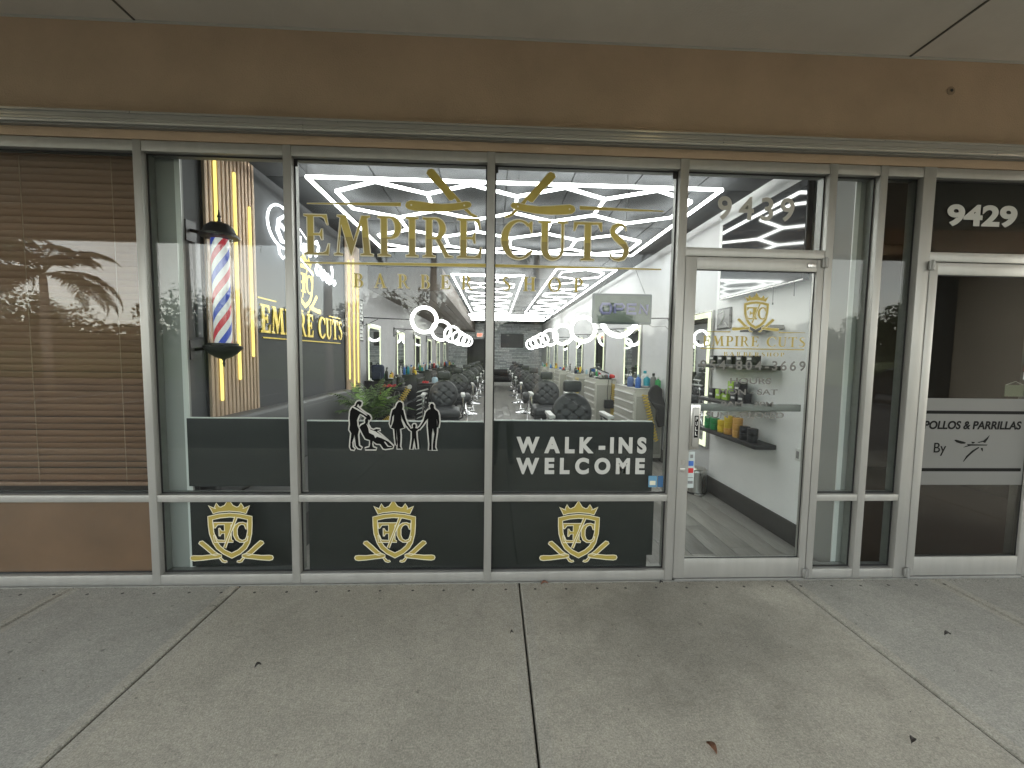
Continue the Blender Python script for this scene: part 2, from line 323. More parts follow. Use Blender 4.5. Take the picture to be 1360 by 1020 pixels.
# ---- serif capitals, cap height 1 (outlines with holes)
def arc(cx,cy,rx_,ry_,a0,a1,n=14): return [(cx+rx_*math.cos(math.radians(a0+(a1-a0)*i/n)),cy+ry_*math.sin(math.radians(a0+(a1-a0)*i/n))) for i in range(n+1)]
def vstroke(c,w):
    a=[];b=[]
    for i,p in enumerate(c):
        q=c[min(i+1,len(c)-1)]; r=c[max(i-1,0)]; dx,dy=q[0]-r[0],q[1]-r[1]; l=math.hypot(dx,dy) or 1
        a.append((p[0]-dy/l*w[i]/2,p[1]+dx/l*w[i]/2)); b.append((p[0]+dy/l*w[i]/2,p[1]-dx/l*w[i]/2))
    return a+b[::-1]
def glyph(ch):
    if ch=='E': return [[(0,0),(0,.045),(.09,.07),(.09,.93),(0,.955),(0,1),(.62,1),(.66,.74),(.62,.74),(.55,.90),(.48,.94),(.27,.94),(.27,.54),(.42,.54),(.47,.65),(.51,.65),(.51,.37),(.47,.37),(.42,.48),(.27,.48),(.27,.06),(.50,.06),(.58,.10),(.65,.29),(.69,.29),(.66,0)]],.70
    if ch=='I': return [[(0,0),(0,.045),(.09,.07),(.09,.93),(0,.955),(0,1),(.36,1),(.36,.955),(.27,.93),(.27,.07),(.36,.045),(.36,0)]],.36
    if ch=='M': return [[(0,0),(0,.045),(.08,.07),(.17,.93),(.09,.955),(.09,1),(.33,1),(.53,.38),(.74,1),(.98,1),(.98,.955),(.90,.93),(.98,.07),(1.07,.045),(1.07,0),(.70,0),(.70,.045),(.80,.07),(.74,.78),(.48,0),(.44,0),(.20,.76),(.14,.07),(.24,.045),(.24,0)]],1.07
    if ch=='T': return [[(.22,0),(.22,.045),(.32,.07),(.32,.93),(.14,.93),(.06,.76),(.02,.76),(.03,1),(.79,1),(.80,.76),(.76,.76),(.68,.93),(.50,.93),(.50,.07),(.60,.045),(.60,0)]],.82
    if ch=='H': return [[(0,0),(0,.045),(.09,.07),(.09,.93),(0,.955),(0,1),(.36,1),(.36,.955),(.27,.93),(.27,.55),(.58,.55),(.58,.93),(.49,.955),(.49,1),(.85,1),(.85,.955),(.76,.93),(.76,.07),(.85,.045),(.85,0),(.49,0),(.49,.045),(.58,.07),(.58,.48),(.27,.48),(.27,.07),(.36,.045),(.36,0)]],.85
    if ch=='P': return [[(0,0),(0,.045),(.09,.07),(.09,.93),(0,.955),(0,1)]+arc(.36,.715,.29,.285,90,-90)+[(.27,.43),(.27,.07),(.36,.045),(.36,0)],[(.27,.94)]+arc(.33,.715,.14,.225,90,-90)+[(.27,.49)]],.66
    if ch=='R': return [[(0,0),(0,.045),(.09,.07),(.09,.93),(0,.955),(0,1)]+arc(.36,.73,.28,.27,90,-50)+[(.50,.44),(.72,.07),(.84,.045),(.84,0),(.62,0),(.36,.45),(.27,.45),(.27,.07),(.36,.045),(.36,0)],[(.27,.94)]+arc(.33,.725,.13,.215,90,-90)+[(.27,.51)]],.84
    if ch=='B': return [[(0,0),(0,.045),(.09,.07),(.09,.93),(0,.955),(0,1)]+arc(.36,.765,.25,.235,90,-80)+arc(.40,.28,.27,.28,72,-90)+[(.0,0)],[(.27,.94)]+arc(.33,.75,.11,.19,90,-90)+[(.27,.56)],[(.27,.49)]+arc(.36,.275,.13,.215,90,-90)+[(.27,.06)]],.67
    if ch=='A': return [[(0,0),(0,.045),(.08,.07),(.38,1.02),(.48,1.02),(.80,.07),(.90,.045),(.90,0),(.52,0),(.52,.045),(.61,.07),(.55,.28),(.24,.28),(.17,.07),(.28,.045),(.28,0)],[(.26,.35),(.53,.35),(.395,.77)]],.90
    if ch=='O': return [arc(.45,.5,.45,.52,0,350,30),arc(.45,.5,.27,.45,0,350,30)],.90
    if ch=='C':
        c=arc(.47,.5,.40,.46,42,318,30); w=[.05+.15*abs(math.cos(math.radians(42+276*i/30)))**1.4 for i in range(31)]; w[0]=w[1]=.06; w[-1]=w[-2]=.06
        o=vstroke(c,w); return [[(.80,.68),(.84,.68),(.84,.98),(.79,.98)]+[(x,y) for x,y in arc(.47,.5,.47,.52,55,325,26)]+[(.83,.24)]+arc(.50,.5,.30,.45,310,50,26)+[(.74,.83)]],.86
    if ch=='U': return [[(0,.955),(0,1),(.36,1),(.36,.955),(.27,.93)]+[(.27,.32)]+arc(.45,.30,.18,.23,180,350,10)+[(.62,.32),(.62,.93),(.52,.955),(.52,1),(.80,1),(.80,.955),(.70,.93),(.70,.30)]+arc(.395,.28,.305,.30,0,-180,12)+[(.09,.93)]],.80
    if ch=='S':
        c=[(.50,.80),(.46,.90),(.38,.95),(.28,.95),(.17,.90),(.13,.80),(.15,.70),(.24,.61),(.34,.53),(.45,.44),(.52,.33),(.51,.20),(.44,.09),(.32,.045),(.20,.05),(.11,.11),(.06,.22)]
        w=[.03,.05,.07,.09,.12,.14,.15,.17,.18,.17,.15,.14,.12,.09,.07,.05,.03]
        return [vstroke(c,w)],.60
    return [[]],.4
def serif_word(txt,x0,x1,z0,z1,gap=.16):
    adv=[];x=0
    for ch in txt:
        if ch==' ': x+=.55; adv.append(None); continue
        g,wd=glyph(ch); adv.append((x,g)); x+=wd+gap
    x-=gap; out=[]
    for a in adv:
        if not a: continue
        ox,g=a; out.append([[(x0+(px+ox)/x*(x1-x0),z0+pz*(z1-z0)) for px,pz in lp] for lp in g])
    return out
def rim(mb,loops,M,r,k=0):
    for lp in loops:
        o=len(mb.v); pts=[]
        for p in lp:
            if not pts or math.hypot(p[0]-pts[-1][0],p[1]-pts[-1][1])>r*.3: pts.append(p)
        mb.tube([(x,z,0) for x,z in pts],r,6,closed=True)
        for i in range(o,len(mb.v)): v=mb.v[i]; mb.v[i]=tuple(M@Vector((v[0],v[1],v[2]*.06/ (r/.006)+.0036+k)))
def layered(parent,name,groups,M,o1=.004,mats=(GOLD,CREAM),names=('letter','letter_outline'),d0=.0008,dy=.0010):
    """groups: list of loop sets. front layer in mats[0], grown layer behind in mats[1]"""
    oa=[]
    for i,g in enumerate(groups):
        a=MB(); k=(i%4)*.00035
        add_plate(a,g,M@Matrix.Translation((0,0,dy*1.6+k)),0,0,.0003); o=a.build(names[0],mats[0],parent); oa.append(o)
        if mats[1]: b=MB(); rim(b,g,M,o1*.42,k*.5); b.build(names[1],mats[1],o if parent and not parent.parent else parent)
    return oa
# ------------------------------------------------------------------ SETTING: pavement
side=bpy.data.objects.new('sidewalk',None); col.objects.link(side); struct(side); side['label']='broomed concrete sidewalk of square slabs'
J=[-9.0,-6.9,-4.85,-2.75,-1.685,.188,2.09,3.175,5.05,6.95,8.85,10.75]
for i in range(len(J)-1):
    a,b=J[i]+.0045,J[i+1]-.0045
    y0,y1=-3.62,-.002
    mb=MB(); e=.055
    h=.0 ; c=.010
    # top face, trowelled border bands, rounded edge
    def q(x0,x1,ya,yb,z,mi): mb.add([(x0,ya,z),(x1,ya,z),(x1,yb,z),(x0,yb,z)],[(0,1,2,3)],mi)
    q(a+e,b-e,y0+e,y1,0,0)
    q(a+c,a+e,y0+c,y1,0,1); q(b-e,b-c,y0+c,y1,0,1); q(a+e,b-e,y0+c,y0+e,0,1)
    mb.add([(a,y0,-c),(a+c,y0+c,0),(a+c,y1,0),(a,y1,-c)],[(0,1,2,3)],1); mb.add([(b,y0,-c),(b-c,y0+c,0),(b-c,y1,0),(b,y1,-c)],[(0,3,2,1)],1)
    mb.add([(a,y0,-c),(b,y0,-c),(b-c,y0+c,0),(a+c,y0+c,0)],[(0,1,2,3)],1)
    mb.add([(a,y0,-c),(a,y1,-c),(a,y1,-.1),(a,y0,-.1)],[(0,1,2,3)],1); mb.add([(b,y0,-c),(b,y1,-c),(b,y1,-.1),(b,y0,-.1)],[(0,3,2,1)],1)
    mb.add([(a,y0,-c),(a,y0,-.1),(b,y0,-.1),(b,y0,-c)],[(0,1,2,3)],1)
    mb.build('slab',[CONC if -1.7<(a+b)/2<2.1 else CONCG,CONCS],side)
mb=MB(); mb.box(-9,10.7,-3.62,0,-.12,-.045); mb.build('joint_filler',mat('joint_dirt',(.10,.09,.075),.95,noise=.4,scale=40),side)
mb=MB()
for k in range(34):
    x=-3.6+k*.205+R.uniform(-.01,.01); mb.lathe([(.009,0),(.009,.0012)],(x,-.085+R.uniform(-.004,.004),.0002),8)
stuff(mb.build('anchor_hole',mat('hole_dark',(.05,.045,.04),.9),side))
mb=MB(); mb.box(-60,60,-4.0,-3.625,-.15,-.002,b=.02); struct(mb.build('kerb',CONCS))
mb=MB(); mb.add([(-150,-200,-.15),(150,-200,-.15),(150,-3.9,-.15),(-150,-3.9,-.15)],[(0,1,2,3)]); struct(mb.build('parking_lot',ASPH),'dark asphalt parking lot')
mb=MB()
for x in range(-30,34,3): mb.box(x-.05,x+.05,-15,-10.5,-.149,-.146)
m_=mb.build('parking_lines',WPL); struct(m_)
# ------------------------------------------------------------------ canopy and upper wall
mb=MB(); mb.box(-9,10.7,.0,.14,2.862,5.2); uw=struct(mb.build('upper_wall',TAN),'tan stucco wall band above the storefront')
mb=MB(); mb.box(-9,10.7,-3.62,-.0,3.552,3.66); sf=struct(mb.build('canopy_ceiling',SOFF),'grey beige plaster walkway ceiling')
mb=MB()
for x in (-6.9,-2.19,2.70,7.5): mb.box(x-.006,x+.006,-3.3,-.012,3.5455,3.5505)
mb.build('control_joint',mat('joint_dark',(.10,.095,.08),.9),sf)
mb=MB(); mb.box(-9,10.7,-.010,-.0005,3.541,3.5515); mb.build('edge_bead',SOFFL,sf)
mb=MB(); mb.box(-9,10.7,-3.62,-3.3,3.15,5.2); struct(mb.build('canopy_beam',TAN))
mb=MB(); mb.box(-9,10.7,-3.62,20.5,5.2,5.3); struct(mb.build('flat_roof',SOFF))
for x0,lab in ((6.9,'wide square stucco column at right edge of the walkway'),(-9.0,'wide square stucco column far left of the walkway')):
    t=thing('canopy_column',lab,'column',(x0+.6,-3.4,0),group=None)
    MB().box(-.6,.6,-.35,.22,0,2.9,b=.01).build('shaft',COLM,t); MB().box(-.68,.68,-.43,.3,2.9,3.149,b=.01).build('capital',mat('capital_grey',(.3,.3,.28),.85),t); MB().box(-.66,.66,-.41,.28,.0,.3,b=.01).build('base',COLM,t)
# recessed canopy lights
for x,lab in ((1.36,'small warm recessed downlight in the canopy above the shop'),(-4.2,'small warm recessed downlight in the canopy above the blinds')):
    t=thing('canopy_downlight',lab,'ceiling light',(x,-1.17,3.551))
    MB().lathe([(.11,-.012),(.115,-.006),(.11,-.0005)],n=24).build('trim_ring',WPL,t); MB().lathe([(.075,-.0150),(.075,-.0125)],n=20).build('lens',emis('warm_lens',(1,.80,.42),.9),t)
# metal trim
TRIMM=mat('polished_trim',(.55,.54,.50),.30,.5,noise=.03,scale=14,stretch=(1,1,.15))
trim=thing('header_trim','ribbed aluminium trim strip running along the wall above the windows','trim',(0,0,0))
mb=MB(); mb.box(-9,10.7,-.045,-.003,2.928,2.998,b=.004); mb.box(-9,10.7,-.058,-.046,2.985,2.996); mb.box(-9,10.7,-.052,-.046,2.958,2.966); mb.box(-9,10.7,-.052,-.046,2.94,2.947); mb.build('strip',TRIMM,trim)
MB().box(-9,10.7,-.030,-.003,2.915,2.926).build('lower_lip',ALUD,trim)
mb=MB(); mb.lathe([(.028,0),(.026,.003)],(3.006,-.001,3.35),14,axis='y'); 
h=mb.build('wall_patch',mat('patch_paint',(.36,.27,.19),.9)); h.location=(0,-.004,0); MB().lathe([(.010,0),(.010,.001)],(3.006,-.007,3.35),10,axis='y').build('drill_hole',BLACK,h); tag(h,'small round plaster patch with a dark hole on tan wall','patch')
# ------------------------------------------------------------------ storefront frame
fr=thing('storefront_frame','grey aluminium storefront framing with large glass panes','storefront',(0,0,0))
VX=[(-2.224,.05),(-1.316,.05),(-.032,.05),(1.236,.056),(2.248,.052),(2.598,.05),(2.918,.085)]
HZ=(2.795,2.858); SZ=(.0,.073); RZ=(.568,.614)
for x,w in VX+[(-3.9,.05),(-5.6,.05),(3.872,.06),(5.0,.05),(6.4,.05)]:
    MB().box(x-w/2,x+w/2,0,.045,.001,2.86,b=.002).build('mullion',ALU,fr)
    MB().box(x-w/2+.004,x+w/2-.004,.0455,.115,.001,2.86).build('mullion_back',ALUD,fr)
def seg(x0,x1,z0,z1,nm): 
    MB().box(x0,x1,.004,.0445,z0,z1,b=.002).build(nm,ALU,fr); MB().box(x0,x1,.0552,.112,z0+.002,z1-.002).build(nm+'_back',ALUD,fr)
bays=[(-5.575,-3.925),(-3.875,-2.249),(-2.199,-1.341),(-1.291,-.057),(-.007,1.208),(2.274,2.573),(2.623,2.875)]
for a,b in bays:
    seg(a,b,*HZ,'head_rail'); seg(a,b,*SZ,'sill_rail'); seg(a,b,*RZ,'mid_rail')
seg(1.264,2.222,*HZ,'head_rail'); seg(1.264,2.222,2.238,2.295,'transom_rail')
seg(2.961,3.842,*HZ,'head_rail'); seg(2.961,3.842,2.24,2.303,'transom_rail')
def pane(x0,x1,z0,z1,m=GLASS,y=.047):
    MB().box(x0-.001,x1+.001,y,y+.006,z0-.001,z1+.001).build('window_pane',m,fr)
    g=MB(); e=.009
    g.box(x0,x0+e,y-.004,y-.0005,z0,z1); g.box(x1-e,x1,y-.004,y-.0005,z0,z1); g.box(x0+e,x1-e,y-.004,y-.0005,z0,z0+e); g.box(x0+e,x1-e,y-.004,y-.0005,z1-e,z1)
    g.build('glazing_gasket',GASK,fr)
for a,b in bays:
    pane(a,b,RZ[1],HZ[0]); pane(a,b,SZ[1],RZ[0])
pane(1.264,2.222,2.295,HZ[0]); pane(2.961,3.842,2.303,HZ[0])
for x in (-1.28,-.0,1.185):
    MB().box(x-.012,x+.014,.040,.0425,2.745,2.785).build('corner_clip',GASK,fr)
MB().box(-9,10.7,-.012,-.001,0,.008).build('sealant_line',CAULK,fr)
# inner face liners (drywall returns)
for x0,x1,l in ((-2.235,-2.075,'left'),(2.53,2.70,'right')):
    mb=MB(); mb.box(x0,x1,.118,.17 if l=='left' else .44,.0,3.2); o=struct(mb.build('wall_end',mat('grey_return',(.30,.30,.285),.7)))
    e=x1 if l=='left' else x0
    mb=MB(); mb.box(e-.012 if l=='left' else e-.022,e+.022 if l=='left' else e+.012,.1165,.125,.0,3.0); mb.build('metal_bead',WPL,o)
# ------------------------------------------------------------------ doors
def door(x0,x1,label,hinge,pm,st=.085):
    t=thing('glass_door',label,'door',(0,0,0))
    zb,zt=.022,2.232
    a,b=x0+st,x1-st*.62
    MB().box(x0,a,-.004,.040,zb,zt,b=.002).build('stile',ALU,t); MB().box(b,x1,-.004,.040,zb,zt,b=.002).build('stile',ALU,t)
    MB().box(a,b,-.003,.039,zt-.082,zt,b=.002).build('top_rail',ALU,t); MB().box(a,b,-.003,.039,zb,.158,b=.002).build('bottom_rail',ALU,t)
    MB().box(a-.002,b+.002,.016,.022,.157,zt-.081).build('pane',pm,t)
    g=MB(); g.box(a,a+.005,.011,.0155,.158,zt-.082); g.box(b-.005,b,.011,.0155,.158,zt-.082); g.box(a+.005,b-.005,.011,.0155,zt-.087,zt-.082); g.box(a+.005,b-.005,.011,.0155,.158,.163); g.build('gasket',GASK,t)
    hx=x1 if hinge=='r' else x0
    for z in (2.21,.055):
        mb=MB(); mb.box(hx-.022,hx+.022,-.020,-.005,z-.032,z+.03,b=.004); mb.tube([(hx,-.02,z-.03),(hx,-.02,z+.034)],.010,10); mb.build('hinge',ALUD,t)
    MB().box(x0+.01,x1-.01,-.014,.06,.001,.018,b=.003).build('threshold',ALUD,t)
    return t
d1=door(1.266,2.214,'aluminium framed glass shop door with gold crest and opening hours','r',GLASS,.075)
MB().box(1.345,2.14,.028,.055,1.196,1.246,b=.004).build('push_bar',mat('push_bar_grey',(.2,.2,.19),.45,.3),d1)
pl=MB().box(1.338,1.405,-.012,-.0045,.935,1.245,b=.003).build('pull_plate',STEEL,d1)
MB().box(1.350,1.396,-.022,-.0125,.955,1.225,b=.006).build('pull_handle',ALU,d1)
mb=MB(); mb.box(1.362,1.388,-.0245,-.0225,1.02,1.17); lp=mb.build('pull_label',BVIN,pl)
for k,ch in enumerate('PULL'): mb=MB(); fit_text(mb,ch,1.367,1.383,1.137-k*.034,1.163-k*.034,-.0255,bold=.02); mb.build('letter',WPL,pl)
MB().lathe([(.018,0),(.018,.008),(.013,.010)],(1.300,-.0045,.845),16,axis='y').xf(Matrix.Scale(1,4)).build('lock_cylinder',STEEL,d1).rotation_euler=(0,0,0)
MB().box(1.282,1.318,-.0075,-.0045,.775,.803,b=.002).build('lock_indicator',STEEL,d1)
mb=MB(); mb.box(1.342,1.392,.0135,.0155,.66,.915); st=mb.build('payment_sticker',mat('sticker_pale',(.5,.56,.55),.5),d1)
mb=MB(); mb.box(1.350,1.385,.0125,.0133,.815,.850); mb.build('blue_logo',BLUE,st); mb=MB(); mb.box(1.350,1.385,.0125,.0133,.765,.80); mb.build('red_logo',RED,st)
mb=MB(); mb.box(1.350,1.385,.0125,.0133,.69,.71); mb.box(1.350,1.385,.0125,.0133,.73,.735); mb.box(1.36,1.38,.0125,.0133,.87,.895); mb.build('dark_logo',GREYP,st)
MB().box(2.10,2.155,-.0075,-.0045,2.175,2.208,b=.002).build('name_plate',STEEL,d1)
d2=door(2.963,3.84,'neighbouring dark glass door with frosted band reading pollos and parrillas','l',GLASSB,.058)
# ------------------------------------------------------------------ graphics on the glass
YG=.0445
def razor_group(ox,oz,s,flip=1):
    # crop pixel coordinates of the open razor; handle and blade
    def P(l): return [(ox+flip*(x-330)*s,oz-(y-890)*s) for x,y in l]
    blade=P([(166,797),(172,787),(186,783),(214,808),(244,838),(268,856),(246,862),(232,858),(200,828)])
    handle=P([(121,874),(126,864),(140,861),(180,862),(225,857),(262,851),(278,858),(279,868),(262,876),(226,880),(180,886),(140,889),(126,885)])
    tail=P([(266,876),(276,872),(290,888),(303,889),(306,896),(294,900),(280,896)])
    return [[blade],[tail],[handle]]
def crest(parent,cx,z0,s,out=.0070,mats=(GOLD,CREAM),M=None,razors=True):
    """z0 = level of razor bottoms, s = metres per trace pixel"""
    def P(l): return [(cx+(x-330)*s,z0-(y-890)*s) for x,y in l]
    crown=P([(222,597),(240,607),(258,614),(252,606),(262,584),(274,603),(284,606),(292,601),(302,597),(323,563),(344,597),(352,601),(362,606),(372,603),(384,584),(398,606),(392,614),(410,607),(428,597),(418,618),(408,640),(380,632),(325,627),(270,632),(244,640),(234,618)])
    shield=[P([(217,655),(270,642),(325,637),(382,642),(438,655),(437,700),(434,745),(422,795),(405,825),(375,852),(330,876),(286,852),(255,825),(238,795),(222,745),(218,700)]),P([(240,672),(280,662),(325,658),(375,662),(415,672),(413,735),(402,782),(386,810),(362,832),(330,848),(298,832),(274,810),(256,782),(244,735)])]
    E=P([(245,686),(340,686),(340,695),(331,699),(331,778),(340,782),(340,791),(245,791),(243,752),(250,752),(262,778),(298,780),(298,744),(283,745),(275,758),(270,758),(270,716),(275,716),(283,730),(298,731),(298,698),(265,699),(252,716),(246,716)])
    C=P([(412,688),(412,722),(405,722),(397,700),(384,696),(370,704),(362,722),(362,752),(369,772),(384,781),(400,776),(409,758),(415,758),(410,782),(396,791),(372,791),(352,778),(341,754),(341,722),(352,700),(370,687),(392,685),(404,690)])
    slash=P([(352,656),(364,662),(330,742),(302,822),(290,818),(322,738)])
    gs=[[crown],shield,[E],[C],[slash]]
    if razors: gs=razor_group(cx,z0,s,1)+razor_group(cx,z0,s,-1)+gs
    a=MB(); b=MB()
    M=M or frontM(0,0,YG)
    for i,g in enumerate(gs):
        k=i*.0004
        add_plate(a,g,M@Matrix.Translation((0,0,.0016+k)),0,0,.0003)
        if mats[1]: rim(b,g,M,out*.45,k*.5)
    if parent is None: return a,b
    nm=['crest_emblem','crest_outline']
    a.build(nm[0],mats[0],parent)
    if mats[1]: b.build(nm[1],mats[1],parent)
for cx,z0,lab in ((-1.757,.141,'gold crowned EC shield crest on the leftmost lower pane'),(-.667,.134,'gold crowned EC shield crest on the middle lower pane'),(.605,.124,'gold crowned EC shield crest on the lower pane beside the door')):
    t=thing('crest_decal',lab,'decal',(0,0,0),group='gold crests on the lower panes'); crest(t,cx,z0+.008,.00131)
# big lettering
def word_decal(label,txt,x0,x1,z0,z1,gap,o1,mats=(GOLD,CREAM),split=False,rise=0):
    t=thing('lettering_decal',label,'decal',(0,0,0))
    gs=serif_word(txt,x0,x1,z0,z1,gap)
    if not split: layered(t,'w',gs,frontM(0,0,YG),o1,mats); return t
    ltr=layered(t,'w',gs,frontM(0,0,YG),o1,mats)
    # darker lower half of each letter: a second print clipped at mid height
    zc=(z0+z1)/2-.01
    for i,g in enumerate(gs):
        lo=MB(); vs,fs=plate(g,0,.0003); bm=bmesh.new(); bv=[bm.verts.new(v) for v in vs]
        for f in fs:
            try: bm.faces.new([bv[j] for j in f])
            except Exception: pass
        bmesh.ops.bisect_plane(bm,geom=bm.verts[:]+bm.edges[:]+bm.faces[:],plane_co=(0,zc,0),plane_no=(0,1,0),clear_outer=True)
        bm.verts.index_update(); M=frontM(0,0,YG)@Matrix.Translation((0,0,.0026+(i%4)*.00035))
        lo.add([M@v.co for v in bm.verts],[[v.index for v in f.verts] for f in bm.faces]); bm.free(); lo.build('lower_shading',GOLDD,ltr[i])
    return t
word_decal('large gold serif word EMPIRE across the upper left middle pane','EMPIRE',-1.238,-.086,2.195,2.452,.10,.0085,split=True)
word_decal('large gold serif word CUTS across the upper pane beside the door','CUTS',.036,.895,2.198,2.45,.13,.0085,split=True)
word_decal('small spaced gold letters BARBER under the EMPIRE lettering','BARBER',-.925,-.146,1.992,2.083,.75,.0045)
word_decal('small spaced gold letters SHOP under the CUTS lettering','SHOP',.046,.59,1.990,2.082,.85,.0045)
def strip_decal(label,groups):
    t=thing('stripe_decal',label,'decal',(0,0,0)); layered(t,'s',groups,frontM(0,0,YG),.003,names=('stripe','outline')); return t
strip_decal('long thin gold line under EMPIRE on the left middle pane',[[[(-1.24,2.138),(-.062,2.140),(-.062,2.163),(-1.24,2.148)]]])
strip_decal('thin gold line tapering right under CUTS on the right pane',[[[(.0,2.142),(.0,2.162),(1.118,2.156),(1.118,2.148)]]])
strip_decal('tapered gold pin line left of the upper left razor',[[[(-1.215,2.515),(-1.215,2.521),(-.616,2.541),(-.616,2.517)]]])
strip_decal('tapered gold pin line right of the upper right razor',[[[(.555,2.528),(.555,2.553),(1.12,2.537),(1.12,2.530)]]])
def big_razor(label,flip,ox,oz):
    t=thing('razor_decal',label,'decal',(0,0,0)); s=.00099
    def P(l): return [(ox+flip*(x-955)*s,oz-(y-350)*s) for x,y in l]
    blade=P([(875,150),(885,128),(908,118),(925,125),(960,165),(1000,210),(1060,275),(1110,330),(1078,332),(1062,306),(1040,318),(1025,318),(988,272),(955,235),(912,195)])
    blade2=P([(916,128),(926,126),(1000,212),(1106,326),(1098,328),(1000,222)])
    handle=P([(738,355),(748,335),(775,325),(830,330),(905,338),(980,342),(1060,336),(1130,322),(1160,324),(1172,340),(1166,356),(1140,368),(1080,380),(1000,392),(900,396),(800,392),(760,384),(742,370)])
    tail=P([(1120,372),(1146,368),(1172,396),(1212,414),(1208,424),(1185,422),(1160,410)])
    layered(t,'r',[[blade],[tail],[handle]],frontM(0,0,YG),.0045,names=('razor','outline'))
    for x,y in ((778,355),(1124,348)):
        m=MB(); px,pz=P([(x,y)])[0]; m.lathe([(.006,0),(.006,.0004)],(px,YG-.0050,pz),10,axis='y'); m.build('rivet',CREAM,t)
big_razor('gold open razor left of centre above EMPIRE',1,-.373,2.532)
big_razor('gold open razor right of centre above CUTS',-1,.312,2.535)
# silhouettes
sil=thing('people_silhouette_decal','black white edged silhouettes of barber with client and a family holding hands','decal',(0,0,0))
SS=.000517; SX=-.978; SZ0=1.2525
def SP(l): return [(SX+(x-60)*SS,SZ0-(y-60)*SS) for x,y in l]
barber=[(165,140),(175,110),(190,88),(215,78),(240,85),(250,100),(240,130),(225,150),(215,140),(205,118),(195,130),(185,150),(205,165),(250,205),(300,240),(345,262),(365,300),(345,330),(325,318),(270,268),(225,245),(205,275),(185,330),(190,400),(210,450),(195,520),(200,600),(205,660),(240,690),(230,705),(195,698),(165,660),(160,600),(150,520),(140,560),(120,620),(125,680),(150,705),(140,718),(105,712),(92,680),(98,600),(110,500),(85,455),(95,380),(90,300),(100,210),(125,165)]
client=[(285,320),(300,300),(325,310),(330,340),(320,372),(330,395),(355,440),(395,455),(430,440),(475,445),(480,455),(440,470),(470,500),(560,580),(620,640),(645,665),(640,690),(545,705),(520,700),(480,640),(430,635),(385,600),(375,640),(385,680),(430,700),(425,710),(285,710),(285,698),(340,680),(350,640),(348,590),(290,570),(262,520),(215,420),(235,395),(270,375),(290,362)]
woman=[(700,110),(722,84),(745,84),(768,105),(772,150),(765,180),(780,195),(800,290),(830,370),(870,425),(860,440),(815,395),(765,300),(750,250),(755,330),(790,425),(735,440),(742,520),(740,600),(735,670),(755,700),(700,700),(705,650),(700,560),(690,440),(690,560),(700,610),(695,650),(680,652),(670,560),(660,440),(620,425),(655,330),(660,250),(640,280),(625,380),(610,400),(605,370),(625,250),(640,190),(680,165)]
child=[(900,390),(912,374),(932,374),(940,390),(938,412),(930,425),(960,432),(1000,400),(1010,408),(960,455),(945,470),(950,560),(960,640),(965,700),(940,700),(932,640),(920,560),(905,640),(895,705),(868,705),(878,640),(888,560),(888,470),(860,450),(830,410),(840,400),(875,435),(905,425)]
man=[(1120,130),(1135,104),(1158,102),(1176,125),(1175,160),(1190,180),(1225,205),(1240,260),(1245,340),(1232,420),(1215,415),(1220,350),(1212,300),(1215,420),(1212,480),(1195,600),(1190,680),(1210,715),(1160,715),(1160,640),(1180,500),(1160,425),(1150,500),(1145,620),(1145,718),(1110,718),(1115,640),(1105,520),(1095,400),(1098,300),(1070,330),(1030,390),(985,445),(975,435),(1040,330),(1070,220),(1100,185),(1130,175)]
a=MB();b=MB()
for i,l in enumerate((barber,client,woman,child,man)):
    g=[SP(l)]; k=i*.0004
    rim(b,g,frontM(0,0,YG-(-.0034)),.0105,k*.3); p=MB(); add_plate(p,g,frontM(0,0,YG)@Matrix.Translation((0,0,.0028+k)),0,0,.0003); p.build(('barber_figure','client_figure','woman_figure','child_figure','man_figure')[i],BVIN,sil)
b.build('white_edge',WVIN,sil)
p=MB(); add_plate(p,[SP([(130,160),(150,152),(200,178),(290,232),(320,262),(310,268),(250,228),(180,188)])],frontM(0,0,YG)@Matrix.Translation((0,0,.0062)),0,0,.0003)
add_plate(p,[SP([(305,372),(330,392),(360,450),(420,470),(520,540),(600,600),(590,606),(500,560),(440,540),(420,560),(400,520),(340,490),(330,430)])],frontM(0,0,YG)@Matrix.Translation((0,0,.0066)),0,0,.0003)
add_plate(p,[SP([(530,610),(545,606),(585,660),(630,668),(622,676),(575,672)])],frontM(0,0,YG)@Matrix.Translation((0,0,.0066)),0,0,.0003); p.build('white_detail',WVIN,sil)
def glyphs(txt,bold,shear=0):
    """per letter: (verts, faces, x0, x1) in one line of text with its natural spacing"""
    out=[]
    for i,ch in enumerate(txt):
        if ch==' ': continue
        vs,fs=text_loops(ch,1.0,bold,shear); g0=min(v.x for v in vs); g1=max(v.x for v in vs)
        v2,_=text_loops(txt[:i+1],1.0,bold,shear); right=max(v.x for v in v2); dx=right-g1
        out.append((ch,[Vector((v.x+dx,v.y,v.z)) for v in vs],fs,g1-g0,g0))
    return out
